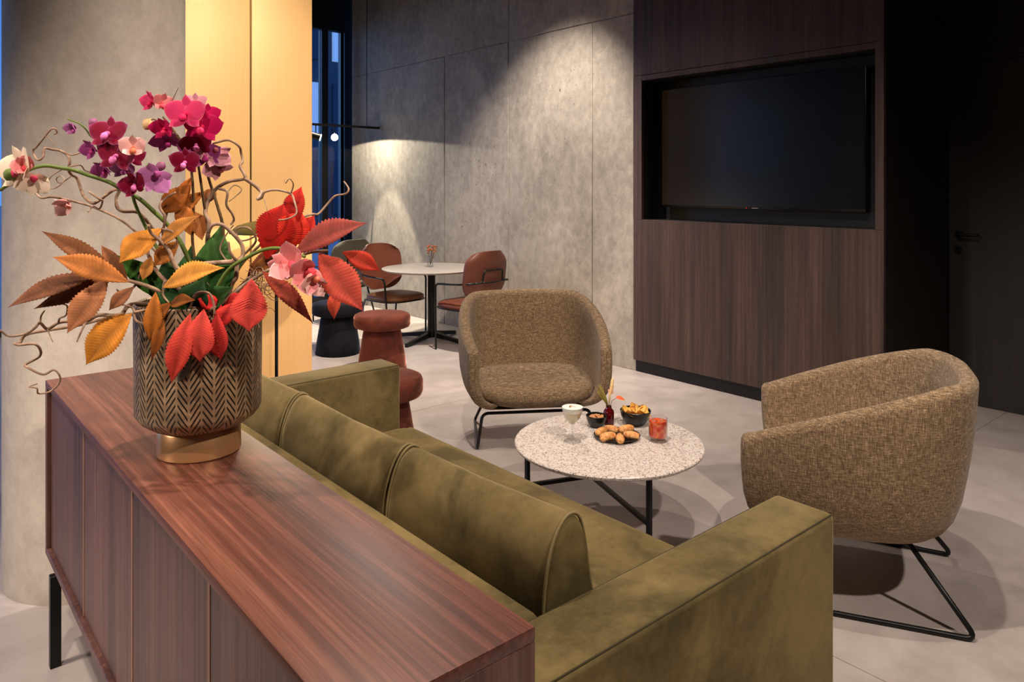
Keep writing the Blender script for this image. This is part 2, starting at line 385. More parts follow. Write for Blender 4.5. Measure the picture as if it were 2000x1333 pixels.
# brass-clad pillar
bp = thing('brass_pillar', 'square pillar clad in warm brass panels beside the concrete column', 'column', (1.95, 5.3, 0))
box('core', (1.5, 5.075, 0), (2.39, 5.85, CEIL), 'black_plinth', bp, (1.95, 5.3, 0))
for (x0, x1) in ((1.49, 1.943), (1.951, 2.40)):
    box('panel', (x0, 5.05, 0), (x1, 5.075, CEIL), 'brass', bp, (1.95, 5.3, 0), bevel=.008, seg=3)
for (y0, y1) in ((5.077, 5.46), (5.468, 5.85)):
    box('panel', (2.39, y0, 0), (2.405, y1, CEIL), 'brass', bp, (1.95, 5.3, 0), bevel=.005)
    box('panel', (1.485, y0, 0), (1.50, y1, CEIL), 'brass', bp, (1.95, 5.3, 0), bevel=.005)
box('edge_strip', (1.942, 5.052, 0), (1.952, 5.07, CEIL), 'brass_edge', bp, (1.95, 5.3, 0))

# media wall with television niche
MX = 4.33; Y0, Y1 = 1.825, 3.66; N0, N1, NZ0, NZ1 = 1.872, 3.580, 1.151, 2.19
mw = thing('media_wall', 'dark wood veneer built-in wall unit holding the television niche', 'wall unit', (MX+.4, (Y0+Y1)/2, 0))
mo = (MX+.4, (Y0+Y1)/2, 0)
box('panel', (MX, Y0, .092), (MX+.03, Y1, NZ0), 'dark_wood', mw, mo, bevel=.002, seg=1)
box('panel', (MX, Y0, NZ1+.04), (MX+.03, Y1, CEIL), 'dark_wood', mw, mo, bevel=.002, seg=1)
box('stile', (MX, Y0, NZ0+.001), (MX+.03, N0, NZ1+.039), 'dark_wood', mw, mo)
box('stile', (MX, N1, NZ0+.001), (MX+.03, Y1, NZ1+.039), 'dark_wood', mw, mo)
box('niche_lip', (MX+.002, N0, NZ1), (MX+.03, N1, NZ1+.036), 'dark_wood', mw, mo)
nb = MB().box((MX+.2, N0-.03, NZ0-.03), (MX+.22, N1+.03, NZ1+.05)).box((MX+.03, N0-.02, NZ0-.02), (MX+.2, N1+.02, NZ0))
nb.box((MX+.03, N0-.02, NZ1), (MX+.2, N1+.02, NZ1+.02)).box((MX+.03, N0-.02, NZ0), (MX+.2, N0, NZ1)).box((MX+.03, N1, NZ0), (MX+.2, N1+.02, NZ1))
build('niche_lining', nb, 'niche_black', mw, mo)
for xx in (MX+.05, MX+.075):
    box('door_track', (xx, N1-.012, NZ0), (xx+.008, N1, NZ1), 'dark_steel', mw, mo)
box('plinth', (WX, Y0+.01, 0), (WX+.02, Y1, .0915), 'black_plinth', mw, mo)
# side return (recess side), panelled
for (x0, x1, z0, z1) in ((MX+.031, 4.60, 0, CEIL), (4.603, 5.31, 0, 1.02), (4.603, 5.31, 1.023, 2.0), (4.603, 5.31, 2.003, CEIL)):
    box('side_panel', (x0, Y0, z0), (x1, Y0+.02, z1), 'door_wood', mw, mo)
tag(box('wall_mass', (4.6, Y0+.03, 0), (6.1, 3.66, CEIL), 'black_plinth'), kind='structure')
bpy.data.objects['wall_mass'].name = 'wall_core'
# television
tv = thing('television', 'large wall-mounted black flat television, screen off', 'television', (MX+.17, 2.733, 1.25))
to = (MX+.17, 2.733, 1.25)
box('housing', (MX+.125, 1.98, 1.245), (MX+.165, 3.486, 2.119), 'tv_bezel', tv, to, bevel=.004)
box('screen', (MX+.118, 1.985, 1.262), (MX+.126, 3.481, 2.114), 'tv_screen', tv, to)
box('wall_bracket', (MX+.165, 2.5, 1.45), (MX+.2, 2.95, 1.9), 'black_metal', tv, to)
box('power_light', (MX+.121, 2.772, 1.249), (MX+.126, 2.782, 1.257), 'red_led', tv, to)
box('logo_strip', (MX+.122, 2.69, 1.250), (MX+.126, 2.735, 1.255), 'grey_tone', tv, to)

# door wall on the right
DX = 5.31
wd = tag(box('wall_door_side', (DX+.03, -3, 0), (DX+.3, Y0, CEIL), 'black_plinth'), kind='structure')
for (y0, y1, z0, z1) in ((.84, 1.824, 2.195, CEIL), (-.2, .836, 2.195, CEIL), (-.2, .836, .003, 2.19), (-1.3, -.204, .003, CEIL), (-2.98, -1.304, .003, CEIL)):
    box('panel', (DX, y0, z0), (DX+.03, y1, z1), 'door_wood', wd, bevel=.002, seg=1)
d1 = thing('door_1', None, None, (DX, 1.33, 0)); d1['kind'] = 'structure'; do = (DX, 1.33, 0)
box('door_leaf', (DX, .84, .003), (DX+.029, 1.824, 2.19), 'door_wood', d1, do, bevel=.002, seg=1)
hd = MB(); hy, hz = 1.765, 1.09
def disc_x(mb, x0, x1, y, z, r, n=20):
    mb.grid([[Vector((x, y+q*cos(2*pi*k/n), z+q*sin(2*pi*k/n))) for k in range(n)] for x, q in ((x0, 0.0001), (x0, r), (x1, r))], cu=True)
disc_x(hd, DX-.012, DX, hy, hz, .026)
hd.tube(fillet([(DX-.005, hy, hz), (DX-.055, hy, hz), (DX-.055, hy-.125, hz)], .02), .0095, 10)
build('door_handle', hd, 'black_metal', d1, do, smooth='auto')
kh = MB(); disc_x(kh, DX-.012, DX, hy+.005, hz-.10, .024); kh.tube([(DX-.02, hy+.005, hz-.10), (DX, hy+.005, hz-.10)], .008, 10)
build('lock_rosette', kh, 'black_metal', d1, do, smooth='auto')

# ------------------------------------------------------------------ sideboard
SX0, SX1, SY0, SY1, SZ0, SZ1 = .38, .662, .727, 2.608, .295, .816
so = (.52, 1.67, 0)
sb = thing('sideboard', 'low walnut veneer sideboard on black metal legs behind the sofa', 'sideboard', so)
box('top', (SX0, SY0, SZ1-.02), (SX1, SY1, SZ1), 'walnut_top', sb, so, bevel=.002, seg=2)
box('side_panel', (SX0, SY0, SZ0), (SX1, SY0+.02, SZ1-.0205), 'walnut_front', sb, so, bevel=.0012, seg=1)
box('side_panel', (SX0, SY1-.02, SZ0), (SX1, SY1, SZ1-.0205), 'walnut_front', sb, so, bevel=.0012, seg=1)
box('bottom_panel', (SX0, SY0+.0205, SZ0), (SX1, SY1-.0205, SZ0+.02), 'walnut_front', sb, so, bevel=.0012, seg=1)
box('back_panel', (SX1-.012, SY0+.0205, SZ0+.0205), (SX1-.001, SY1-.0205, SZ1-.0205), 'walnut_front', sb, so)
inner = [SY1-.0205, 2.118, 1.648, 1.185, SY0+.0205]
for i in range(4):
    a, b = inner[i+1]+(.009 if i < 3 else 0), inner[i]-(.004 if i else .001)
    dr = box('door', (SX0+.012, a, SZ0+.023), (SX0+.032, b, SZ1-.024), 'walnut_front', sb, so, bevel=.001, seg=1)
    if i < 3:
        box('divider', (SX0+.011, inner[i+1]-.003, SZ0+.021), (SX1-.013, inner[i+1]+.008, SZ1-.022), 'walnut_edge', sb, so)
for y in (SY0+.10, SY1-.10):
    lg = MB()
    for x in (SX0-.004, SX1-.04):
        box('leg', (x, y-.012, 0), (x+.028, y+.012, SZ0-.028), 'black_metal', sb, so, bevel=.001, seg=1)
    box('leg_rail', (SX0+.024, y-.012, SZ0-.05), (SX1-.04, y+.012, SZ0-.0005), 'black_metal', sb, so)

# ------------------------------------------------------------------ sofa
fo = (1.2, 1.9, 0)
sf = thing('sofa', 'olive green velvet sofa with broad flat arms and three back cushions', 'sofa', fo)
AZ = .62
BX0, BX1, FX = .682, .925, 1.735
AY = (.843, .998, 2.78, 2.945)
def arm(y0, y1):
    o = box('arm', (BX0, y0, .07), (FX, y1, AZ), 'olive_velvet', sf, fo, bevel=.016, seg=4)
    ys_ = [y0+.006, y1-.006]
    for y in ys_:
        build('seam', MB().tube([(BX0+.03, y, AZ-.0045), (FX-.012, y, AZ-.0045)], .0022, 6), 'olive_seam', o, fo, smooth=True)
    return o
arm(AY[0], AY[1]); arm(AY[2], AY[3])
box('back_frame', (BX0, AY[1]+.001, .07), (BX1, AY[2]-.001, AZ-.004), 'olive_velvet', sf, fo, bevel=.018, seg=4)
box('base', (BX1+.001, AY[1]+.001, .07), (FX-.01, AY[2]-.001, .20), 'olive_velvet', sf, fo, bevel=.008)
# seat cushion, softly crowned and creased
sm = MB(); rows = []
sx0, sx1, sy0, sy1, zt, zb = BX1+.003, 1.785, AY[1]+.003, AY[2]-.003, .366, .202
nx, ny = 26, 60
def seatz(u, v):
    e = min(1, min(u, 1-u)*9)*min(1, min(v, 1-v)*22)
    r = 1-(1-e)**2
    return zt-.03*(1-r)+.006*sin(v*21+2*u)*r*.4+.004*sin(u*13+v*8)*r
top = [[(sx0+(sx1-sx0)*i/nx, sy0+(sy1-sy0)*j/ny, seatz(i/nx, j/ny)) for i in range(nx+1)] for j in range(ny+1)]
sm.grid(top)
ring = [(i, 0) for i in range(nx)]+[(nx, j) for j in range(ny)]+[(i, ny) for i in range(nx, 0, -1)]+[(0, j) for j in range(ny, 0, -1)]
base = len(sm.v)
for (i, j) in ring:
    p = top[j][i]; sm.v.append(Vector((p[0], p[1], zb)))
n = len(ring)
for q in range(n):
    i, j = ring[q]; i2, j2 = ring[(q+1) % n]
    sm.f.append((j*(nx+1)+i, j2*(nx+1)+i2, base+(q+1) % n, base+q))
sm.f.append(tuple(base+q for q in range(n)))
build('seat_cushion', sm, 'olive_velvet', sf, fo, smooth='auto')
for x in (BX0+.06, FX-.06):
    for y in (AY[0]+.06, AY[3]-.06):
        build('foot', MB().lathe([(0, 0), (.02, 0), (.022, .069), (0, .069)], 16, (x, y, 0)), 'black_metal', sf, fo, smooth='auto')
# back cushions: a tapering rounded wedge profile, puffed along its length
prof = [(.932, .37), (.934, .50), (.938, .62), (.948, .685), (.966, .735), (.99, .765), (1.013, .772), (1.034, .757), (1.048, .71), (1.06, .64), (1.085, .54), (1.13, .43), (1.15, .37)]
pr = cr([(a, b, 0) for a, b in prof], 3)
def back_cushion(y0, y1):
    L = y1-y0; cx, cz = 1.02, .56
    steps = [(0, .90), (.004, .955), (.014, .99), (.035, 1.0), (.09, 1.004), (.5*L, 1.006)]
    steps = steps+[(L-a, b) for a, b in steps[:-1]][::-1]
    rows = []
    for a, s in steps:
        t = a/L; sag = -.008*sin(pi*t)-.024*min(1, (y0+a-1.0)/.7)
        rows.append([(cx+(p.x-cx)*s, y0+a, cz+(p.y-cz)*s + sag*max(0, min(1, (p.y-.5)/.2))) for p in pr])
    m = MB().grid(rows, cu=True); k = len(pr)
    m.f.append(tuple(range(k))); m.f.append(tuple(len(m.v)-k+i for i in range(k)))
    o = build('back_cushion', m, 'olive_velvet', sf, fo, smooth='auto')
    for a in (.006, L-.006):
        build('piping', MB().tube([(cx+(p.x-cx)*1.0, y0+a, p.y-.024*min(1, (y0+a-1.0)/.7)*max(0, min(1, (p.y-.5)/.2))) for p in pr], .0034, 6), 'olive_piping', o, fo, smooth=True)
cy = [AY[1]+.002, 1.575, 2.205, AY[2]-.002]
for i in range(3): back_cushion(cy[i]+.002, cy[i+1]-.002)

# ------------------------------------------------------------------ tub armchairs
def armchair(loc, fwd, label):
    rz = atan2(fwd[1], fwd[0])-pi/2      # local +y is the front
    t = thing('armchair', label, 'armchair', loc, rz, 'tweed tub armchairs')
    half = [(0, -.255), (.15, -.248), (.27, -.21), (.352, -.125), (.392, .0), (.404, .14), (.396, .29), (.376, .415)]
    ctl = [(-a, b, 0) for a, b in half[::-1]]+[(a, b, 0) for a, b in half[1:]]
    P = cr(ctl, 5); k = len(P)
    nor = []
    for i in range(k):
        d = (P[min(k-1, i+1)]-P[max(0, i-1)]).normalized(); nor.append(Vector((-d.y, d.x, 0)))   # inward
    def rim(v):
        q = max(0, min(1, (v+.17)/.585)); return .78-.205*(q**1.1)
    scl = [(0, .66), (.03, .745), (.08, .825), (.16, .895), (.28, .95), (.44, .985), (.62, 1.0), (.80, 1.003)]
    zb = .243; TH = .062
    def lean(p, z):
        b = max(0, min(1, (.1-p.y)/.4)); return Vector((0, -.035*b*max(0, z-.45)/.35, 0))
    def section(i):
        """outer face, rounded rim, inner face at one station of the plan curve"""
        p = P[i]; zr = rim(p.y); zt_ = zr-TH/2; fy = .10; out = []
        def base_pt(tt, s, off):
            z = zb+(zt_-zb)*tt
            q = Vector((p.x*s, fy+(p.y-fy)*(s if p.y < fy else (.80+.20*min(1, (tt/.34)**.6))), 0))
            q += lean(p, z)+nor[i]*off; q.z = z; return q
        outer = [base_pt(tt, s, 0) for tt, s in scl]+[base_pt(1, 1, 0)]
        top = []
        for a in (25, 50, 75, 105, 130, 155):
            q = p+lean(p, zr)+nor[i]*(TH/2-TH/2*cos(radians(a))); q.z = zt_+TH/2*sin(radians(a)); top.append(q)
        inner = [base_pt(tt, s, TH) for tt, s in scl]+[base_pt(1, 1, TH)]
        for q in inner: q.z = max(q.z, .28)
        return outer+top+inner[::-1]
    secs = [section(i) for i in range(k)]
    def cap(sec, d):
        n_ = len(sec); res = []
        mid_ = [(sec[q]+sec[n_-1-q])/2 for q in range(n_)]
        for fwd_, th_ in ((.012, .93), (.022, .74), (.029, .42), (.031, .02)):
            r = []
            for q in range(n_):
                h_ = min(1, max(0, (sec[q].z-(zb+.02))/.2))
                c_ = mid_[q].copy(); pt = c_+(sec[q]-c_)*th_+d*fwd_*(.35+.65*h_)
                pt.z -= (1-th_)*.028*max(0, (sec[q].z-.45)/.12)*(1 if sec[q].z > .45 else 0); r.append(pt)
            res.append(r)
        return res
    dL = (P[0]-P[1]).normalized(); dR = (P[-1]-P[-2]).normalized()
    allsec = cap(secs[0], dL)[::-1]+secs+cap(secs[-1], dR)
    m = MB().grid(allsec)
    ns = len(secs[0]); m.f.append(tuple((4+i)*ns for i in range(k)))
    build('shell', m, 'tweed', t, smooth=True)
    # seat
    m = MB(); N = 48; rows = []
    for s, z in ((.0, .240), (.55, .240), (.76, .243), (.90, .260), (.975, .285), (1.0, .30), (.985, .33), (.95, .348), (.86, .362), (.6, .368), (.3, .362), (0, .358)):
        r = []
        for q in range(N):
            a = 2*pi*q/N; ca, sa = cos(a), sin(a); e = 2/3.4
            kk = .80+.20*min(1, max(0, (z-.225)/.09)); x = .335*s*kk*math.copysign(abs(ca)**e, ca); y = .118+.302*s*math.copysign(abs(sa)**e, sa)
            r.append((x, y, z))
        rows.append(r)
    m.grid(rows, cu=True)
    build('seat', m, 'tweed', t, smooth=True)
    rd = .0085
    base = [(-.21, -.06, .252), (-.285, -.25, rd), (-.312, .25, rd), (-.288, .285, .206), (.288, .285, .206), (.312, .25, rd), (.285, -.25, rd), (.21, -.06, .252)]
    build('sled_base', MB().tube(fillet(base, .035, 6), rd, 10), 'black_metal', t, smooth=True)
    return t
armchair((2.708, 1.148, 0), (-.43, .903), 'brown tweed tub armchair beside the near sofa arm, back to the door')
armchair((2.805, 3.14, 0), (-.546, -.838), 'brown tweed tub armchair facing the camera in front of the concrete wall')

# ------------------------------------------------------------------ coffee table
TZ = .35; TC = Vector((2.284, 2.064, 0)); TR = .386
ct = thing('coffee_table', 'round speckled terrazzo coffee table on thin black legs', 'coffee table', TC)
build('tabletop', MB().lathe([(0, TZ-.02), (TR-.012, TZ-.02), (TR-.002, TZ-.012), (TR, TZ-.004), (TR-.003, TZ), (0, TZ)], 96), 'terrazzo', ct, smooth='auto')
LR = Vector((2.249, 1.822, 0))-TC; LC = Vector((2.429, 2.296, 0))-TC; LL = Vector((2.142, 2.405, 0))-TC
for p in (LR, LC, LL):
    box('leg', (p.x-.009, p.y-.009, .092 if p is LC else 0), (p.x+.009, p.y+.009, TZ-.0205), 'black_metal', ct, bevel=.001, seg=1)
zb_ = .10
build('stretcher', MB().bar(LR+Vector((0, 0, zb_)), LC+Vector((0, 0, zb_)), .016, .016), 'black_metal', ct)
build('stretcher', MB().bar(LC+Vector((0, 0, zb_)), LL+Vector((0, 0, zb_)), .016, .016), 'black_metal', ct)

def on(px, py, z):
    d = FPX*(CAMH-z)/(py-364); return at(px, py, d)
def bowl(loc, r, h, label, name='bowl'):
    pr_ = [(0, 0), (r*.52, 0), (r*.55, h*.06), (r*.78, h*.32), (r*.94, h*.66), (r, h*.97), (r-.002, h), (r-.005, h*.97), (r*.88, h*.62), (r*.7, h*.32), (r*.4, h*.14), (0, h*.12)]
    o = build(name, MB().lathe(pr_, 48), 'bowl_black', loc=loc, smooth='auto'); return tag(o, label, 'bowl')
# coupe cocktail
p = on(1118, 862, TZ)
co_ = thing('coupe_glass', 'stemmed coupe glass of pale foamy sour cocktail', 'cocktail', p)
build('glass', MB().lathe([(0, 0), (.036, 0), (.036, .0015), (.012, .004), (.004, .008), (.0032, .04), (.0035, .062), (.008, .068), (.030, .095), (.042, .125), (.0445, .142), (.0435, .142), (.041, .126), (.029, .097), (.006, .071), (0, .070)], 40), 'clear_glass', co_, smooth=True)
build('drink', MB().lathe([(0, .0715), (.006, .0722), (.0282, .0975), (.0385, .12), (0, .12)], 40), 'sour', co_, smooth='auto')
build('foam', MB().lathe([(0, .1202), (.0386, .1202), (.0408, .128), (.0428, .1405), (0, .1405)], 40), 'foam', co_, smooth='auto')
pe = MB()
for q in range(9): pass
pe.grid([[(-.016+.004*i, .006*sin(i*.6)+w_, .1412+.004*sin(i*.45)) for i in range(9)] for w_ in (-.004, .004)])
build('citrus_peel', pe, 'lemon_peel', co_, smooth=True)
# nut bowl
p = on(1165, 834, TZ); tag
bowl(p, .046, .052, 'small black bowl of nuts on the coffee table')
for i in range(14):
    a = i*2.4; r = .006+.024*sqrt(i/14); q = p+Vector((r*cos(a), r*sin(a), .038+.006*random.random()+.008*(1-r/.03)))
    m = MB(); m.lathe([(0, -.0105), (.005, -.007), (.0072, 0), (.0055, .007), (0, .011)], 10)
    o = build('nut', m, 'nut', loc=q, smooth=True); o.rotation_euler = (random.uniform(.9, 2.2), 0, random.uniform(0, 6))
    tag(o, 'tan nut lying in the small black bowl', 'nut', 'nuts in the small bowl')
# chip bowl
p = on(1241, 830, TZ); bowl(p, .068, .066, 'large black bowl of golden crisps on the coffee table')
for i in range(18):
    a = i*2.4+.5; r = .008+.042*sqrt(i/18); q = p+Vector((r*cos(a), r*sin(a), .052+.022*(1-r/.05)+.004*random.random()))
    m = MB(); R_ = .022
    rows = [[(R_*s*cos(2*pi*j/12)*1.25, R_*s*sin(2*pi*j/12)*.85, .006*(s*cos(2*pi*j/12))**2*2-.004*s) for j in range(12)] for s in (0.01, .5, 1)]
    m.grid(rows, cu=True); m.grid([[(x_, y_, z_-.0012) for x_, y_, z_ in r_] for r_ in rows], cu=True)
    o = build('crisp', m, 'chip', loc=q, smooth=True)
    o.rotation_euler = (random.uniform(-.7, .7), random.uniform(-.9, .9), random.uniform(0, 6)) if i else (1.3, .3, .4)
    tag(o, 'golden potato crisp heaped in the large black bowl', 'crisp', 'crisps in the large bowl')
# plate of pastries
p = on(1205, 855, TZ)
tag(build('plate', MB().lathe([(0, 0), (.06, 0), (.075, .004), (.094, .0105), (.0965, .0135), (.0945, .0140), (.076, .0075), (.06, .0045), (0, .0045)], 56), 'plate_black', loc=p, smooth='auto'), 'flat black plate of filo pastries on the coffee table', 'plate')
def pastry(px, py, rot, s, label):
    q = on(px, py, TZ+.006)
    m = MB(); rows = []
    for (t_, r_) in ((-.036, .002), (-.033, .010), (-.026, .0165), (-.012, .0185), (0, .019), (.013, .0175), (.024, .015), (.033, .0125), (.036, .003)):
        rows.append([(t_*s, r_*s*cos(2*pi*k/14)*(1+.08*sin(3*k+t_*90)), max(0, .0165*s+r_*s*sin(2*pi*k/14)*.95+.0012*sin(t_*420+k))) for k in range(14)])
    m.grid(rows, cu=True)
    o = build('pastry', m, 'pastry', loc=(q.x, q.y, TZ+.0058), smooth=True); o.rotation_euler = (0, 0, rot)
    tag(o, label, 'pastry', 'pastries on the black plate')
Rz = -YAW
pastry(1174, 851, Rz+.9, .95, 'golden pastry at the left edge of the black plate')
pastry(1194, 845, Rz-.5, .88, 'golden pastry at the back of the plate beside the nut bowl')
pastry(1223, 846, Rz+.5, 1.0, 'golden pastry at the back of the plate nearest the crisp bowl')
pastry(1187, 861, Rz+.5, 1.02, 'rounded golden pastry at the plate front, left of the middle')
pastry(1211, 864, Rz+1.5, .95, 'rounded golden pastry at the very front of the plate')
pastry(1233, 858, Rz-.35, .95, 'golden pastry on the plate closest to the red drink')
# tumbler
p = on(1285, 861, TZ)
tm = thing('tumbler', 'short tumbler of bright red drink with ice on the coffee table', 'cocktail', p)
build('glass', MB().lathe([(0, 0), (.037, 0), (.039, .003), (.0395, .094), (.0385, .0945), (.0372, .094), (.0365, .016), (0, .013)], 48), 'clear_glass', tm, smooth='auto')
build('drink', MB().lathe([(0, .019), (.0362, .0195), (.0369, .082), (0, .082)], 48), 'red_drink', tm, smooth='auto')
for (a, b, c_, r_) in ((-.012, .01, .078, .3), (.014, -.006, .076, .9), (.0, -.018, .072, .5)):
    o = box('ice_cube', (-.011, -.011, -.011), (.011, .011, .011), 'ice', tm, bevel=.003); o.location = (a, b, c_); o.rotation_euler = (.3, .4, r_)
# bud vase
p = on(1189, 829, TZ)
bv = tag(build('bottle_vase', MB().lathe([(0, 0), (.021, 0), (.0235, .003), (.0235, .052), (.021, .062), (.013, .071), (.012, .078), (.0135, .081), (.0115, .081), (.0105, .076), (.0185, .062), (.021, .05), (.021, .006), (0, .005)], 36), 'red_glass', loc=p, smooth='auto'), 'small dark red glass bottle vase on the coffee table', 'vase')
fb = thing('flower_sprig', 'small posy with orange petal and grass in the red bottle vase', 'flowers', p+Vector((0, 0, .07)))
def rp_(a, b, c_): return (RT*a+FW*c_)*1.35+Vector((0, 0, b*1.12))
plain('grass_green', (132, 118, 44), .7); plain('pampas', (238, 200, 140), .9); plain('orange_petal', (226, 96, 40), .6); plain('pink_petal', (240, 190, 170), .7)
g = MB()
for i in range(34):
    a = -.45+.25*random.random(); l = .05+.045*random.random(); dz = random.uniform(-.012, .012)
    g.tube([rp_(0, 0, 0), rp_(a*l*.6, l*.55, dz*.5), rp_(a*l*1.2-.004, l, dz)], [.0012, .0028, .0006], 5)
build('grass', g, 'grass_green', fb, smooth=True)
build('plume', MB().tube([rp_(0, 0, 0), rp_(.003, .05, 0), rp_(.009, .08, 0), rp_(.012, .112, 0), rp_(.013, .12, 0)], [.001, .004, .0085, .0065, .0015], 8), 'pampas', fb, smooth=True)
build('petal', MB().grid([[rp_(.006+.022*t_+.002*cos(u), .03+.02*u_*.9+.026, .002*sin(u_*3)+t_*.006) for t_ in (-.4, 0, .4)] for u, u_ in ((0, 0), (1, .5), (2, 1.1))]), 'pink_petal', fb, smooth=True)
build('stem', MB().tube([rp_(0, 0, 0), rp_(.012, .03, .002), rp_(.026, .04, .004)], .0012, 6), 'stem_brown', fb, smooth=True)
op = MB(); op.grid([[rp_(.024+.03*t_, .042+.004*sin(t_*3)-.012*t_+s_*.007*sin(pi*min(1, t_+.08)), .004+s_*.003) for s_ in (-1, 0, 1)] for t_ in (0, .25, .5, .75, 1)])
build('petal', op, 'orange_petal', fb, smooth=True)

# ------------------------------------------------------------------ stools
def stool(loc, label, mat, h=.43):
    t = thing('stool', label, 'stool', loc, 0, 'mushroom stools')
    build('seat', MB().lathe([(0, h-.105), (.188, h-.105), (.206, h-.098), (.214, h-.08), (.215, h-.03), (.207, h-.010), (.19, h-.002), (.1, h+.003), (0, h+.004)], 56), mat, t, smooth=True)
    build('foot', MB().lathe([(0, 0), (.182, 0), (.186, .006), (.175, .10), (.155, .22), (.138, h-.106), (0, h-.106)], 48), mat, t, smooth='auto')
    return t
stool((2.92, 4.946, 0), 'rust velvet mushroom stool in front of the round café table', 'rust_velvet')
stool((1.957, 3.326, 0), 'rust velvet mushroom stool half hidden behind the far sofa arm', 'rust_velvet')
stool((2.93, 5.68, 0), 'black velvet mushroom stool behind the rust stool', 'black_velvet')

# ------------------------------------------------------------------ cafe table and chairs
cf = Vector((3.815, 5.592, 0)); cz = .66
ca = thing('cafe_table', 'round pale café table on a black four-star pedestal', 'table', cf)
build('tabletop', MB().lathe([(0, cz-.018), (.43, cz-.018), (.447, cz-.006), (.448, cz-.002), (.444, cz), (0, cz)], 72), 'table_stone', ca, smooth='auto')
build('column', MB().lathe([(0, .03), (.038, .03), (.036, .2), (.034, cz-.03), (.09, cz-.0185), (0, cz-.0185)], 24), 'black_metal', ca, smooth='auto')
for q in range(4):
    a = radians(18+90*q); d = Vector((cos(a), sin(a), 0))
    m = MB(); s = Vector((-sin(a), cos(a), 0))
    m.grid([[d*r+s*w_+Vector((0, 0, z1)), d*r-s*w_+Vector((0, 0, z1)), d*r-s*w_+Vector((0, 0, z0)), d*r+s*w_+Vector((0, 0, z0))] for r, w_, z1, z0 in ((.02, .022, .085, .035), (.2, .018, .055, .02), (.36, .014, .03, .0))], cu=True)
    m.f += [(0, 1, 2, 3), (8, 9, 10, 11)]
    build('foot', m, 'black_metal', ca)
gv = thing('glass_vase', 'tiny clear glass vase with dried orange sprig on the café table', 'vase', cf+Vector((.02, .05, cz)))
build('glass', MB().lathe([(0, 0), (.026, 0), (.028, .003), (.028, .07), (.018, .085), (.018, .105), (.0165, .105), (.0165, .085), (.026, .069), (.026, .005), (0, .004)], 28), 'clear_glass', gv, smooth='auto')
m = MB()
plain('dried_orange', (176, 104, 58), .8)
for i in range(9):
    a = random.uniform(0, 6.3); l = random.uniform(.11, .19); e = Vector((cos(a)*.05+.02, sin(a)*.05, l)); m.tube([(0, 0, .02), e*.5+Vector((0, 0, .03)), e], .0015, 5)
build('stem', m, 'stem_brown', gv)
for i in range(22):
    a = random.uniform(0, 6.3); r = random.uniform(.01, .06); c_ = Vector((cos(a)*r+.005*i/3, sin(a)*r, random.uniform(.13, .2)))
    o = build('petal', MB().lathe([(0, -.008), (.008, -.003), (.010, .003), (0, .006)], 8), 'dried_orange', gv, smooth=True); o.location = c_; o.rotation_euler = (random.random()*3, random.random()*3, 0)

def cafe_chair(loc, fwd, label, back, seat):
    rz = atan2(fwd[1], fwd[0])-pi/2
    t = thing('cafe_chair', label, 'chair', loc, rz, 'café chairs')
    # curved backrest shell: rounded rectangle bent about the vertical
    m = MB(); nx_, nz_ = 16, 12; W, Z0, Z1 = .245, .43, .86
    def bp_(i, j, off):
        u = -1+2*i/nx_; v = j/nz_; zc = (Z0+Z1)/2; hz_ = (Z1-Z0)/2
        vv = -1+2*v; k_ = 1
        # superellipse squash to round the corners
        x = u*W*(1-.30*abs(vv)**5); z = zc+vv*hz_*(1-.16*abs(u)**4)
        y = -.215-.055*(z-Z0)/.43+.07*u*u+off
        if vv < -.4: x *= 1-.10*(-.4-vv)/.6
        return (x, y, z)
    f_ = [[bp_(i, j, .012) for i in range(nx_+1)] for j in range(nz_+1)]
    b_ = [[bp_(i, j, -.012) for i in range(nx_+1)] for j in range(nz_+1)]
    m.grid(f_); o1 = len(m.v); m.grid(b_)
    k = nx_+1
    rg = [(0, i) for i in range(nx_)]+[(j, nx_) for j in range(nz_)]+[(nz_, i) for i in range(nx_, 0, -1)]+[(j, 0) for j in range(nz_, 0, -1)]
    for q in range(len(rg)):
        a = rg[q]; b = rg[(q+1) % len(rg)]
        m.f.append((a[0]*k+a[1], b[0]*k+b[1], o1+b[0]*k+b[1], o1+a[0]*k+a[1]))
    build('backrest', m, back, t, smooth='auto')
    m = MB(); N = 40; rows = []
    for s, z in ((0, .36), (.9, .36), (.98, .368), (1, .385), (.98, .40), (.9, .412), (.6, .418), (0, .415)):
        rows.append([(.235*s*math.copysign(abs(cos(2*pi*q/N))**.62, cos(2*pi*q/N)), .03+.225*s*math.copysign(abs(sin(2*pi*q/N))**.62, sin(2*pi*q/N)), z) for q in range(N)])
    m.grid(rows, cu=True)
    build('seat', m, seat, t, smooth=True)
    rows = [[(x_*1.01, y_, z_) for x_, y_, z_ in r] for r in rows[3:4]]
    build('seat_rim', MB().tube([Vector((p[0], p[1], .362)) for p in rows[0]], .006, 6, closed=True), 'black_metal', t, smooth=True)
    for s in (-1, 1):
        build('leg', MB().tube(fillet([(s*.22, .20, 0), (s*.25, .17, .57), (s*.25, -.12, .585), (s*.20, -.25, .60)], .04), .0085, 8), 'black_metal', t, smooth=True)
        build('leg', MB().tube([(s*.24, -.27, 0), (s*.19, -.17, .36)], .0085, 8), 'black_metal', t, smooth=True)
    build('back_loop', MB().tube(fillet([(-.20, -.25, .60), (-.12, -.262, .60), (-.11, -.275, .70), (.11, -.275, .70), (.12, -.262, .60), (.20, -.25, .60)], .03), .008, 8), 'black_metal', t, smooth=True)
    build('back_bar', MB().tube([(-.2, -.25, .60), (0, -.285, .60), (.2, -.25, .60)], .007, 8), 'black_metal', t, smooth=True)
    return t
cafe_chair((3.62, 5.93, 0), (.16, -.99), 'rust leather chair behind the café table, facing the camera', 'leather_rust', 'leather_seat')
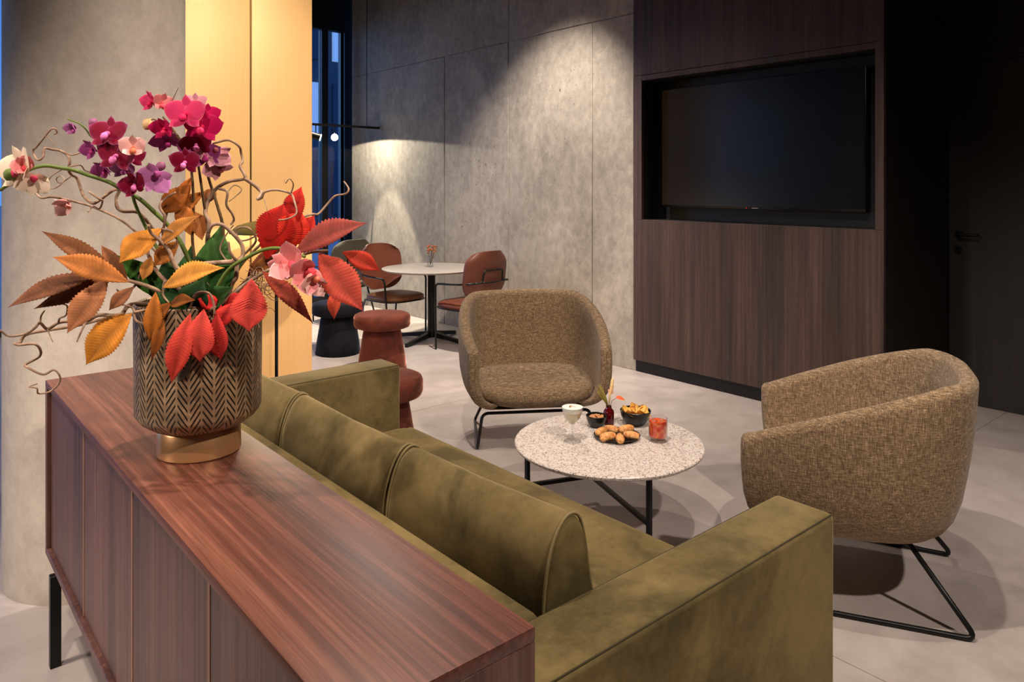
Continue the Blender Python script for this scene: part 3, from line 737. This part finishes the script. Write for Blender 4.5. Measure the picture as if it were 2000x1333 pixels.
cafe_chair((3.87, 5.08, 0), (-.12, .99), 'rust leather chair seen from behind, nearest the concrete wall', 'leather_rust_dark', 'leather_rust')
cafe_chair((3.66, 7.00, 0), (-.1, .99), 'grey upholstered chair by the far window, turned away', 'chair_grey', 'chair_grey')

# ------------------------------------------------------------------ floor lamp in front of the brass pillar
lp = at(540, 600, 4.78); lp.z = 0
fl_ = thing('floor_lamp', 'floor lamp with shallow olive dome shade before the brass pillar', 'lamp', lp)
build('base', MB().lathe([(0, 0), (.14, 0), (.14, .012), (.135, .018), (0, .018)], 40), 'black_metal', fl_, smooth='auto')
build('pole', MB().tube([(0, 0, .015), (0, 0, 1.13)], .011, 12), 'black_metal', fl_, smooth=True)
build('shade', MB().lathe([(.0, 1.185), (.06, 1.183), (.16, 1.172), (.24, 1.148), (.285, 1.112), (.289, 1.10), (.283, 1.10), (.236, 1.138), (.155, 1.162), (.06, 1.172), (0, 1.173)], 56), 'lamp_olive', fl_, smooth=True)
build('bulb', MB().lathe([(0, 1.09), (.02, 1.095), (.033, 1.115), (.02, 1.14), (.012, 1.16), (0, 1.16)], 20), 'bulb', fl_, smooth=True)
l = bpy.data.lights.new('lamp_light', 'POINT'); l.energy = 9; l.color = (1, .78, .5); l.shadow_soft_size = .03
o = bpy.data.objects.new('lamp_light', l); C.objects.link(o); o.parent = fl_; o.location = (.05, 0, 1.075)

# ------------------------------------------------------------------ track spots by the far window
tr_ = thing('track_light', 'black track rail with glowing spot heads by the far window', 'lamp', (3.75, 7.45, 2.08))
to = (3.75, 7.45, 2.08)
build('rail', MB().box((3.0, 7.44, 2.055), (WX, 7.46, 2.08)), 'black_metal', tr_, to)
for X in (3.3, 4.2):
    build('drop_rod', MB().tube([(X, 7.45, 2.08), (X, 7.45, CEIL)], .004, 6), 'black_metal', tr_, to)
def spot_head(X, aim):
    p = Vector((X, 7.45, 1.94)); d = Vector(aim).normalized()
    a = p-d*.06; b = p+d*.05
    h = build('spot_head', MB().tube([a, b], .038, 20), 'black_metal', tr_, to, smooth='auto')
    build('stem', MB().tube([p, (X, 7.45, 2.06)], .006, 8), 'black_metal', h, to)
    build('lens', MB().tube([b+d*.0002, b+d*.004], .036, 20), 'spot_lens', h, to, smooth='auto')
    return b+d*.012, d
b, d = spot_head(3.80, (-.42, -.88, -.12))
b2, d2 = spot_head(3.58, (.9, -.5, -.3))
spot('track_spot', (3.80, 7.38, 1.985), (3.80, 7.38, 0), 50, 168.5, .03, (1, .90, .70), .012)

# ------------------------------------------------------------------ bronze vase on the sideboard
V = Vector((.539, 1.696, SZ1))
vs = thing('bronze_vase', 'embossed herringbone bronze vase on the sideboard', 'vase', V)
build('base', MB().lathe([(0, 0), (.084, 0), (.087, .003), (.086, .055), (.083, .059), (0, .059)], 56), 'bronze_base', vs, smooth='auto')
build('body', MB().lathe([(0, .0595), (.083, .0595), (.098, .064), (.118, .078), (.127, .090), (.130, .096), (.131, .20), (.132, .33), (.129, .333), (.126, .33), (.124, .10), (0, .09)], 96), 'herringbone', vs, smooth='auto')
build('soil', MB().lathe([(0, .305), (.06, .31), (.1245, .300), (0, .295)], 32), 'soil', vs, smooth=True)
# strap handle hanging on the side
hp = cr([at(292, 640, 1.63), at(272, 700, 1.60), at(265, 738, 1.56), at(290, 752, 1.535), at(330, 745, 1.513), at(362, 728, 1.508), at(372, 700, 1.509)], 6)
m = MB(); rows = []
for p in hp:
    rows.append([p+Vector((0, 0, .009))-V, p-Vector((0, 0, .009))-V, p-Vector((0, 0, .009))-V+FW*.003+RT*.001, p+Vector((0, 0, .009))-V+FW*.003+RT*.001])
m.grid(rows, cu=True); build('handle', m, 'strap', vs, smooth='auto')

# ------------------------------------------------------------------ the arrangement in the vase
V0 = V+Vector((0, 0, .32))
def pth(pts, d0, d1, wig=.02, n=5, dm=None):
    k = len(pts); ph = random.random()*6
    P = []
    for i, (a, b) in enumerate(pts):
        t = i/(k-1); d = d0+(d1-d0)*t
        if dm is not None: d += (dm)*sin(pi*t)
        P.append(at(a, b, d+wig*sin(ph+i*1.1)))
    return cr(P, n)
def taper(n, r0, r1): return [r0+(r1-r0)*i/(n-1) for i in range(n)]
PXM = 1.64/FPX
twig_specs = [
 ('curly brown willow twig arching furthest upper left past the purple orchids', [
  ([(385, 600), (350, 540), (312, 470), (290, 436), (269, 415), (241, 413), (229, 405), (227, 387), (233, 371), (219, 373), (192, 393), (180, 397), (165, 385), (158, 370), (150, 348), (140, 342), (134, 332), (136, 316), (132, 304), (119, 295), (101, 292), (87, 290), (84, 306), (75, 313), (67, 304), (65, 292), (71, 288), (89, 265), (101, 252), (109, 253), (111, 260), (105, 262)], 1.62, 1.52, 3.4, .9),
  ([(119, 295), (130, 300), (140, 303), (156, 298), (158, 290), (170, 282)], 1.535, 1.55, 1.5, .7),
  ([(134, 326), (157, 323), (166, 333), (186, 340), (213, 354)], 1.54, 1.57, 1.2, .7),
  ([(122, 331), (99, 346), (94, 366), (109, 367), (126, 352), (118, 344), (110, 350), (118, 358), (140, 344)], 1.53, 1.55, 1.0, .6),
  ([(89, 265), (100, 274), (108, 282)], 1.52, 1.51, .8, .4), ([(174, 375), (194, 389), (200, 393), (194, 408), (182, 403), (172, 414)], 1.57, 1.55, 2, .8)]),
 ('knotted willow twig rising through the middle of the bouquet', [
  ([(385, 604), (352, 566), (322, 548), (300, 520), (288, 488), (300, 462), (318, 448), (322, 424), (312, 404), (322, 388), (344, 376)], 1.57, 1.55, 3.6, 1.2),
  ([(300, 520), (276, 534), (262, 560), (240, 572), (228, 566)], 1.56, 1.52, 2.6, 1.0), ([(322, 548), (318, 575), (330, 592)], 1.55, 1.53, 2.4, 1.2), ([(318, 448), (336, 452), (346, 470), (340, 486)], 1.55, 1.54, 1.8, .8)]),
 ('wiry twig spiralling between the green leaves and red foliage', [
  ([(415, 606), (440, 560), (452, 520), (478, 496), (500, 470), (486, 446), (462, 448), (470, 470), (498, 462), (520, 440), (526, 420)], 1.60, 1.60, 2.4, .9), ([(452, 520), (430, 490), (440, 462), (456, 440)], 1.6, 1.62, 1.8, .8)]),
 ('thin twig reaching left behind the white orchid', [
  ([(392, 600), (330, 520), (250, 440), (190, 408), (150, 395), (105, 385), (81, 387), (69, 377), (53, 373), (43, 365), (32, 357), (16, 365), (0, 369), (-16, 378)], 1.66, 1.58, 2.4, .8)]),
 ('curly twig looping right across the brass panels', [
  ([(400, 600), (405, 540), (405, 480), (406, 458), (408, 433), (401, 417), (406, 394), (422, 369), (447, 355), (476, 350), (478, 342), (469, 325), (474, 314), (471, 300), (467, 286), (447, 274), (425, 278), (414, 280), (410, 270), (420, 267)], 1.63, 1.60, 4.2, 1.0),
  ([(478, 349), (492, 358), (505, 369), (511, 378), (503, 389), (511, 386), (517, 375), (539, 371), (567, 378), (575, 394), (579, 417), (561, 428), (544, 430)], 1.60, 1.54, 3.2, .9),
  ([(516, 388), (520, 404), (523, 414)], 1.58, 1.57, 1, .5), ([(568, 378), (573, 361), (567, 350), (562, 352), (558, 358), (555, 351)], 1.56, 1.55, 1.2, .5),
  ([(428, 369), (444, 375), (442, 400), (453, 417), (457, 430), (450, 439)], 1.61, 1.63, 2.4, 1.4), ([(444, 375), (458, 362), (472, 372), (447, 394)], 1.61, 1.6, 1.2, .7)]),
 ('thick pale willow twig curving over the green leaves', [
  ([(430, 600), (440, 590), (453, 555), (461, 542), (464, 514), (474, 500), (472, 478), (453, 455), (433, 439), (415, 440), (408, 455)], 1.58, 1.55, 4.2, 2),
  ([(464, 511), (419, 514), (394, 517), (378, 533), (356, 530), (340, 515), (330, 490), (312, 470), (295, 455), (290, 440)], 1.56, 1.52, 4.0, 2), ([(464, 511), (450, 494), (446, 472)], 1.56, 1.55, 3, 1.5)]),
 ('slender twig ending against the dark far window', [
  ([(430, 600), (470, 520), (530, 460), (580, 430), (608, 419), (622, 418), (641, 397), (655, 383), (675, 379), (681, 369), (672, 355)], 1.66, 1.72, 2.6, 1.2)]),
 ('brown twig reaching far left below the rust leaves', [
  ([(375, 600), (310, 596), (255, 596), (234, 616), (192, 616), (168, 628), (138, 628), (114, 631), (93, 643), (78, 631), (69, 640), (51, 652), (18, 657), (0, 646), (-12, 648)], 1.60, 1.48, 4.2, 1.1),
  ([(114, 631), (117, 622), (129, 616), (131, 598), (120, 594)], 1.51, 1.50, 1.8, .8), ([(78, 631), (80, 618), (87, 607)], 1.5, 1.5, 1.8, .9), ([(93, 643), (97, 655), (103, 668)], 1.5, 1.49, 1, .5),
  ([(168, 628), (160, 645), (150, 668)], 1.52, 1.5, 2, .8)]),
 ('thin twig curling down over the sideboard corner', [
  ([(372, 602), (300, 612), (225, 618), (150, 636), (95, 645), (51, 654), (39, 670), (29, 672), (39, 674), (66, 672), (78, 682), (77, 697), (51, 712), (54, 718), (84, 732), (105, 723), (117, 736), (114, 751), (96, 766), (75, 769), (72, 759), (57, 756), (73, 750)], 1.61, 1.47, 3, .8)]),
 ('pale twig draped across the front of the vase', [
  ([(400, 605), (371, 603), (354, 622), (333, 646), (318, 652), (306, 637), (267, 628), (258, 601), (216, 592)], 1.54, 1.50, 3, 1.2),
  ([(371, 603), (383, 575), (407, 573), (417, 591), (419, 615)], 1.52, 1.50, 2.6, 1.2)]),
]
for label, runs in twig_specs:
    t = thing('willow_twig', label, 'twig', V0)
    for pts, d0, d1, r0, r1 in runs:
        P = pth(pts, d0, d1, .012); build('branch', MB().tube(P, taper(len(P), r0*PXM*1.15, r1*PXM*1.5), 6), 'twig', t, V0, smooth=True)
# wispy root-like curls near the rim
t = thing('moss_tuft', 'tangle of fine brown tendrils at the vase rim', 'moss', V0); m = MB()
for i in range(70):
    a = random.gauss(0, 1); x0 = 300+220*random.random(); y0 = 560+50*random.random(); q = [(x0, y0)]
    if i < 24: x0 = 490+30*random.random(); y0 = 540+30*random.random(); q = [(x0, y0)]
    an = random.uniform(0, 6.3)
    for s in range(6): an += random.uniform(-1.2, 1.2); x0 += 8*cos(an); y0 += 8*sin(an); q.append((x0, y0))
    m.tube(pth(q, 1.60, 1.58, .01, 3), .0007, 4)
o = build('tendrils', m, 'twig', t, V0); o['kind'] = 'stuff'

def colr(c, k=1.0): k *= 1.05; q = lin(c); return (min(1, q[0]*k), min(1, q[1]*k), min(1, q[2]*k), 1)
def leaf_mesh(P0, P1, wid, nrm, c, curl=.12, serr=True, n=16, fold=.25):
    """pleated, toothed leaf from base to tip"""
    P0 = Vector(P0); P1 = Vector(P1); L = (P1-P0).length; t = (P1-P0)/L
    nrm = (nrm-t*nrm.dot(t)).normalized(); s = t.cross(nrm)
    m = MB(); rows = []; cs = []
    nn_ = n*2
    for i in range(nn_+1):
        u = i/nn_
        prof_ = (sin(pi*u**.9)**1.05*(1-.35*u**3) if u < 1 else 0)
        hw = wid*.5*max(.012, prof_)
        tooth = (1.0 if i % 2 == 0 else .88) if serr else 1
        mid = P0+t*(L*u)+nrm*(curl*L*(sin(pi*u)-.6*u*u))
        plt = (.012 if i % 2 == 0 else -.012)*wid*prof_ if serr else 0
        row = []
        for q in (-1, -.55, 0, .55, 1):
            lag = abs(q)*hw*.45 if serr else 0
            row.append(mid+s*(q*hw*(tooth if abs(q) == 1 else 1))+t*min(lag, L*(1-u))+nrm*(fold*abs(q)*hw+(plt if abs(q) > .1 else 0)))
            vein = .62 if abs(q) < .1 else (1.06 if i % 2 == 0 else .86) if serr else 1
            cs.append(colr(c, vein*(1-.08*random.random())))
        rows.append(row)
    m.grid(rows); m.c = cs
    return m
def leaf_obj(parent, px0, px1, d0, d1, w_, c, tilt=(0, 0), curl=.1, serr=True, name='leaf', fold=.14):
    P0 = at(*px0, d0); P1 = at(*px1, d1)
    nrm = (-FW+RT*tilt[0]+Vector((0, 0, 1))*tilt[1]+Vector((0, 0, .15))).normalized()
    o = build(name, leaf_mesh(P0, P1, w_*PXM*.93, nrm, c, curl*random.choice((1, .7)), serr, 21 if serr else 10, fold), 'leaf' if serr else 'leaf', parent, V0, smooth='auto')
    md = o.modifiers.new('thick', 'SOLIDIFY'); md.thickness = .0006
    return o
def sprig(name, label, cat, stems, leaves, mat='twig', serr=True):
    t = thing(name, label, cat, V0)
    for pts, d0, d1, r0 in stems:
        P = pth(pts, d0, d1, .006); build('stem', MB().tube(P, taper(len(P), r0*PXM, r0*PXM*.6), 6), mat, t, V0, smooth=True)
    for L in leaves: leaf_obj(t, *L[:6], **(L[6] if len(L) > 6 else {}), serr=serr)
    return t
B1, B2, B3, O1, O2 = (128, 78, 46), (120, 74, 50), (136, 82, 48), (184, 112, 54), (186, 116, 34)
sprig('chestnut_sprig', 'sprig of brown and orange toothed leaves spreading left of the vase', 'leaves',
      [([(385, 610), (330, 580), (290, 560), (250, 548)], 1.60, 1.50, 5)],
      [((236, 545), (80, 448), 1.52, 1.50, 40, B1, dict(tilt=(.2, .5))), ((252, 552), (103, 500), 1.49, 1.44, 50, O1, dict(tilt=(0, .5))),
       ((200, 535), (12, 597), 1.51, 1.46, 48, B2, dict(tilt=(0, .6))), ((236, 535), (62, 605), 1.53, 1.48, 36, B3, dict(tilt=(0, -.2))),
       ((250, 548), (196, 478), 1.54, 1.55, 30, (140, 86, 50), dict(tilt=(.2, .2))), ((262, 560), (212, 606), 1.50, 1.47, 30, (126, 76, 46), dict(tilt=(.2, .3))), ((212, 543), (130, 650), 1.50, 1.43, 56, (170, 108, 70), dict(tilt=(.3, .2)))])
sprig('chestnut_sprig', 'sprig of amber leaves drooping at lower left of the vase', 'leaves', [([(385, 612), (310, 605), (262, 610)], 1.58, 1.50, 4)],
      [((258, 612), (165, 712), 1.49, 1.44, 66, O2, dict(tilt=(.2, .3))), ((245, 612), (172, 676), 1.51, 1.49, 46, (158, 98, 34), dict(tilt=(-.3, .1))),
       ((304, 570), (292, 668), 1.50, 1.49, 36, (190, 112, 40), dict(tilt=(.6, 0))), ((318, 610), (296, 706), 1.505, 1.495, 24, (160, 92, 36), dict(tilt=(.7, 0)))])
sprig('chestnut_sprig', 'sprig of ochre leaves rising between the orchid stems', 'leaves', [([(392, 610), (345, 530), (318, 470), (330, 400)], 1.60, 1.58, 3.5)],
      [((316, 446), (232, 512), 1.56, 1.50, 62, (200, 128, 46), dict(tilt=(0, .2))), ((308, 482), (386, 420), 1.55, 1.53, 38, (206, 136, 66), dict(tilt=(0, .4))),
       ((318, 562), (432, 520), 1.50, 1.46, 52, (212, 144, 60), dict(tilt=(0, .5))), ((370, 360), (316, 418), 1.60, 1.58, 50, (172, 96, 36), dict(tilt=(.4, 0))),
       ((356, 410), (372, 345), 1.62, 1.62, 40, (196, 104, 36), dict(tilt=(-.5, 0))), ((372, 460), (350, 395), 1.6, 1.6, 40, (182, 106, 44), dict(tilt=(.5, 0))),
       ((296, 500), (278, 548), 1.54, 1.52, 26, (196, 128, 60), dict(tilt=(.4, 0))), ((335, 590), (282, 640), 1.52, 1.49, 34, (176, 104, 38), dict(tilt=(.2, .3))), ((350, 470), (300, 520), 1.58, 1.55, 40, (178, 108, 42), dict(tilt=(.3, .2))), ((345, 430), (400, 372), 1.62, 1.62, 36, (184, 108, 46), dict(tilt=(-.3, .1))), ((330, 596), (378, 585), 1.53, 1.50, 30, (170, 100, 40), dict(tilt=(0, .5))), ((395, 470), (380, 412), 1.62, 1.63, 40, (190, 116, 60), dict(tilt=(.5, 0)))])
sprig('chestnut_sprig', 'sprig of brown leaves behind the red foliage', 'leaves', [([(410, 610), (470, 560), (505, 520), (530, 470)], 1.62, 1.64, 4)],
      [((532, 478), (478, 560), 1.62, 1.6, 26, (142, 76, 48)), ((515, 470), (582, 440), 1.64, 1.66, 30, (150, 104, 66), dict(tilt=(0, .4))), ((520, 490), (575, 462), 1.64, 1.66, 34, (160, 108, 66), dict(tilt=(0, .4))),
       ((490, 530), (542, 505), 1.6, 1.6, 30, (148, 92, 44)), ((400, 400), (420, 368), 1.65, 1.66, 30, (190, 120, 70))])
R1, R2, R3 = (180, 26, 16), (142, 62, 54), (170, 62, 46)
sprig('red_leaf_sprig', 'sprig of scarlet toothed leaves standing up right of the vase', 'leaves', [([(410, 612), (470, 560), (520, 510), (570, 470)], 1.60, 1.60, 4)],
      [((520, 508), (553, 398), 1.57, 1.58, 82, R1, dict(tilt=(.2, .1))), ((572, 452), (586, 364), 1.59, 1.6, 55, (188, 36, 26), dict(tilt=(-.3, 0))), ((556, 495), (588, 412), 1.575, 1.59, 70, (206, 44, 26), dict(tilt=(.2, 0))), ((586, 482), (612, 420), 1.58, 1.6, 50, (176, 34, 24), dict(tilt=(-.5, 0)))])
sprig('red_leaf_sprig', 'sprig of dusty red leaves reaching furthest right', 'leaves', [([(412, 612), (480, 555), (540, 520), (600, 495), (640, 490)], 1.58, 1.52, 4)],
      [((572, 496), (712, 432), 1.53, 1.50, 62, R2, dict(tilt=(0, .5))), ((622, 494), (708, 606), 1.50, 1.44, 72, R3, dict(tilt=(0, .4))), ((668, 492), (742, 528), 1.53, 1.53, 40, (172, 46, 26), dict(tilt=(0, .3))),
       ((655, 560), (652, 624), 1.53, 1.5, 28, (196, 74, 48)), ((630, 500), (676, 540), 1.55, 1.53, 40, (150, 72, 56), dict(tilt=(0, .8))), ((512, 530), (611, 628), 1.55, 1.5, 38, (134, 46, 28), dict(tilt=(.4, .3)))])
sprig('red_leaf_sprig', 'sprig of coral red leaves hanging over the front of the vase', 'leaves', [([(405, 610), (410, 606), (420, 600)], 1.54, 1.50, 4)],
      [((398, 604), (388, 708), 1.495, 1.475, 68, (206, 66, 56), dict(tilt=(0, .3))), ((372, 612), (333, 750), 1.49, 1.465, 48, (208, 66, 52), dict(tilt=(.3, .2))), ((392, 636), (338, 694), 1.505, 1.50, 56, (190, 34, 30), dict(tilt=(-.3, .2))),
       ((424, 612), (430, 704), 1.50, 1.485, 58, (190, 46, 42), dict(tilt=(-.3, .2))), ((492, 545), (485, 648), 1.51, 1.48, 76, (206, 66, 56), dict(tilt=(.1, .3))), ((436, 604), (386, 583), 1.53, 1.52, 34, (214, 34, 34), dict(tilt=(0, .6))),
       ((435, 606), (478, 578), 1.53, 1.52, 36, (190, 40, 40), dict(tilt=(0, .6))), ((458, 590), (424, 640), 1.52, 1.50, 40, (198, 44, 40), dict(tilt=(.2, .4)))])
G1, G2 = (50, 96, 24), (28, 66, 24)
t = thing('orchid_plant', 'broad dark green orchid leaves in the middle of the vase', 'plant', V0)
for L in [((330, 585), (218, 494), 1.60, 1.54, 50, G1, dict(tilt=(.2, .6))), ((350, 600), (318, 505), 1.60, 1.60, 62, G2), ((405, 600), (432, 438), 1.62, 1.64, 82, (48, 84, 30), dict(tilt=(.3, 0))),
          ((395, 605), (478, 500), 1.60, 1.58, 70, (36, 78, 26), dict(tilt=(0, .5))), ((380, 605), (370, 480), 1.64, 1.66, 70, (34, 70, 26)), ((370, 606), (300, 548), 1.58, 1.55, 60, G2, dict(tilt=(0, .6))),
          ((415, 606), (450, 560), 1.55, 1.52, 56, (40, 74, 28), dict(tilt=(0, .6))), ((350, 600), (252, 505), 1.62, 1.6, 40, G2, dict(tilt=(-.3, .3))), ((380, 606), (395, 545), 1.54, 1.53, 70, (30, 62, 26), dict(tilt=(0, .4)))]:
    leaf_obj(t, *L[:6], **(L[6] if len(L) > 6 else {}), serr=False, fold=.3)

# orchids
def petal_mesh(name, L, W, ci, co_, cup=.12, n=7):
    m = MB(); rows = []; cs = []
    for i in range(n+1):
        u = i/n; hw = W*.5*max(.08, sin(pi*min(1, .10+.9*u**.85))**.6) if u < 1 else W*.06
        row = []
        for q in (-1, -.86, -.45, 0, .45, .86, 1):
            row.append(Vector((q*hw, L*u*(1-.06*q*q), cup*L*(u*u)*.9-cup*.5*hw*q*q/W*2-.01*L*sin(6*u+q))))
            e = max(1.0 if abs(q) == 1 else .08 if abs(q) > .8 else 0, .8*u**14)
            a, b = lin(ci), lin(co_); cs.append(tuple(a[k]*(1-e)+b[k]*e for k in range(3))+(1,))
        rows.append(row)
    m.grid(rows)
    me = bpy.data.meshes.new(name); me.from_pydata([tuple(v) for v in m.v], [], m.f)
    ca_ = me.color_attributes.new('Col', 'FLOAT_COLOR', 'POINT')
    for i, c in enumerate(cs): ca_.data[i].color = c
    me.polygons.foreach_set('use_smooth', [True]*len(me.polygons)); me.materials.append(M['petal'])
    return me
KIND = {'pink': ((212, 50, 100), (240, 120, 140), (190, 20, 70)), 'magenta': ((196, 16, 84), (226, 60, 120), (230, 40, 90)), 'dark': ((122, 4, 40), (190, 100, 150), (214, 110, 170)),
        'purple': ((150, 60, 122), (190, 120, 168), (150, 40, 100)), 'pale': ((196, 130, 142), (214, 166, 170), (170, 90, 100)), 'lilac': ((186, 112, 168), (214, 158, 200), (160, 70, 130)),
        'white': ((240, 214, 190), (238, 226, 190), (186, 50, 80)), 'blush': ((244, 186, 180), (246, 214, 206), (210, 110, 80)), 'rose': ((226, 136, 136), (240, 190, 190), (206, 70, 80))}
PM = {}
for kname, (ci, co2, cl) in KIND.items():
    PM[kname] = (petal_mesh('petal_'+kname, 1.0, 1.02, ci, co2), petal_mesh('sepal_'+kname, .95, .62, ci, co2), cl)
def flower(parent, px, py, d, size, kind, face=(0, 0), roll=0, close=0.0, sq=1.0):
    """five-petalled orchid bloom; face tilts it off the view, close folds the petals forward"""
    P = at(px, py, d)-V0; n_ = (-FW+RT*face[0]+Vector((0, 0, face[1]))).normalized()
    up = (Vector((0, 0, 1))-n_*n_.z).normalized(); rt = up.cross(n_)
    R = size*PXM*.62
    big, sep, cl = PM[kind]
    c = MB(); c.c = []
    c.lathe([(0, -.1), (.10, -.05), (.13, .05), (.09, .16), (0, .2)], 10); c.lathe([(0, .1), (.16, .16), (.2, .26), (.08, .34), (0, .34)], 8, (0, -.2, 0))
    c.c = [lin(cl)]*10*5+[lin(tuple(min(255, int(v*1.1+12)) for v in cl))]*8*5
    core = build('flower', c, 'petal', parent, smooth=True)
    Mx = Matrix((rt, up, n_)).transposed().to_4x4()
    Mx = Mx @ Matrix.Rotation(radians(roll), 4, 'Z') @ Matrix.Scale(R, 4)
    core.matrix_local = Matrix.Translation(P) @ Mx
    for me, ang, s in ((sep, 0, .95), (sep, 128, .92), (sep, -128, .92), (big, 68, 1.05), (big, -68, 1.05)):
        o = bpy.data.objects.new('petal', me); C.objects.link(o); o.parent = core
        lift = .02 if me is big else -.03
        o.matrix_local = Matrix.Rotation(radians(ang), 4, 'Z') @ Matrix.Translation((0, .04, lift)) @ Matrix.Rotation(radians(close*70), 4, 'X') @ Matrix.Diagonal((s, s, s, 1))
    return core
def bud(parent, px, py, d, r, mat):
    o = build('bud', MB().lathe([(0, -1.1), (.55, -.8), (.95, -.2), (.9, .35), (.5, .85), (0, 1.15)], 14), mat, parent, smooth=True)
    o.matrix_local = Matrix.Translation(at(px, py, d)-V0) @ Matrix.Rotation(.5, 4, 'Y') @ Matrix.Scale(r*PXM, 4)
def spray(label, stems, mat='stem_green'):
    t = thing('orchid_spray', label, 'flowers', V0)
    for pts, d0, d1, r0 in stems:
        P = pth(pts, d0, d1, .005); build('stem', MB().tube(P, taper(len(P), r0*PXM, r0*PXM*.7), 7), mat, t, V0, smooth=True)
    return t
s = spray('tall orchid spray with bright pink and magenta blooms above the brass panels', [
    ([(392, 610), (385, 540), (376, 470), (378, 400), (374, 335), (362, 290), (335, 250), (318, 228)], 1.63, 1.58, 3.0), ([(398, 610), (406, 520), (408, 460), (398, 395), (390, 340), (384, 300)], 1.64, 1.6, 3.2),
    ([(405, 612), (430, 520), (436, 450), (424, 400), (408, 350), (402, 320)], 1.66, 1.62, 3.6), ([(318, 242), (300, 233), (292, 238)], 1.58, 1.57, 1.6), ([(325, 225), (335, 200), (348, 172)], 1.59, 1.59, .9)], 'stem_brown')
flower(s, 362, 224, 1.53, 64, 'pink', (-.05, .1), 0); flower(s, 395, 248, 1.545, 60, 'magenta', (.15, -.1), -10)
flower(s, 297, 200, 1.58, 42, 'pink', (-.8, .1), 10, .35); flower(s, 316, 203, 1.60, 40, 'rose', (1.0, .1), -10, .4)
flower(s, 322, 252, 1.56, 44, 'magenta', (-.2, -.3), 5, .3); flower(s, 326, 274, 1.60, 50, 'purple', (.3, -.9), 20, .2)
flower(s, 382, 202, 1.60, 36, 'pale', (.5, .6), 0, .3); flower(s, 405, 225, 1.60, 40, 'magenta', (.8, .1), 0, .2)
flower(s, 384, 284, 1.58, 52, 'dark', (.1, -.1), 15); flower(s, 362, 318, 1.555, 50, 'dark', (-.1, 0), 0); flower(s, 372, 292, 1.6, 46, 'purple', (-.5, 0), 0, .2)
flower(s, 420, 300, 1.60, 54, 'pale', (.5, .3), 160, .1); flower(s, 426, 326, 1.61, 50, 'pale', (.6, -.3), 40, .15); flower(s, 400, 305, 1.59, 50, 'purple', (.4, 0), 10, .1)
bud(s, 289, 243, 1.57, 11, 'bud_cream')
s = spray('orchid spray with deep crimson and lilac blooms at upper left', [
    ([(388, 612), (350, 540), (310, 490), (278, 430), (260, 385), (259, 344), (253, 318), (241, 292)], 1.62, 1.54, 3.6), ([(253, 318), (230, 300), (192, 276), (178, 267), (168, 253), (154, 241), (132, 233)], 1.55, 1.53, 1.8),
    ([(259, 381), (272, 350), (281, 335), (285, 325), (293, 320)], 1.55, 1.56, 1.8), ([(276, 338), (290, 335), (305, 326)], 1.55, 1.56, 1.0)], 'stem_green')
flower(s, 211, 262, 1.50, 60, 'dark', (-.1, .35), 0); flower(s, 228, 306, 1.50, 62, 'dark', (-.1, .1), -8); flower(s, 256, 308, 1.52, 40, 'dark', (.6, 0), 0)
flower(s, 181, 292, 1.53, 40, 'purple', (-.5, -.3), 20, .3); flower(s, 205, 332, 1.54, 42, 'purple', (-.4, -.6), 20, .3); flower(s, 242, 330, 1.53, 40, 'lilac', (.1, -.5), 0, .2)
flower(s, 264, 362, 1.52, 48, 'dark', (-.2, 0), 20, .2); flower(s, 304, 346, 1.54, 56, 'lilac', (.4, -.1), 150, .25); flower(s, 260, 290, 1.49, 46, 'blush', (.4, .2), 0, .5)
bud(s, 182, 240, 1.53, 8.5, 'bud_purple'); flower(s, 146, 252, 1.53, 30, 'lilac', (-.3, -.2), 0, .6); bud(s, 314, 325, 1.56, 9, 'bud_purple')
s = spray('long green orchid stem arching far left with a white and rose bloom', [
    ([(392, 612), (380, 540), (355, 478), (328, 440), (300, 413), (273, 389), (243, 373), (213, 356), (172, 342), (142, 332), (117, 328), (89, 324), (61, 330), (36, 345), (0, 372)], 1.60, 1.44, 4.4)])
flower(s, 40, 330, 1.44, 74, 'white', (-.5, .2), 20, .2); flower(s, 66, 352, 1.45, 50, 'white', (.5, -.5), 170, .35); flower(s, 46, 326, 1.43, 40, 'rose', (.5, .2), 30, .6)
bud(s, 20, 341, 1.43, 11, 'stem_green'); flower(s, 132, 397, 1.5, 44, 'blush', (-.3, -.7), 60, .55)
s = spray('low orchid stem with a drooping shell pink bloom at right', [([(400, 612), (440, 535), (480, 505), (520, 487), (560, 487), (596, 502)], 1.56, 1.48, 4)])
flower(s, 570, 516, 1.47, 66, 'rose', (-.3, .3), 70, .45); flower(s, 600, 532, 1.46, 64, 'rose', (.3, -.2), 120, .45); flower(s, 612, 548, 1.455, 50, 'blush', (.5, -.5), 150, .5); flower(s, 548, 522, 1.48, 36, 'rose', (-.6, 0), 0, .4)
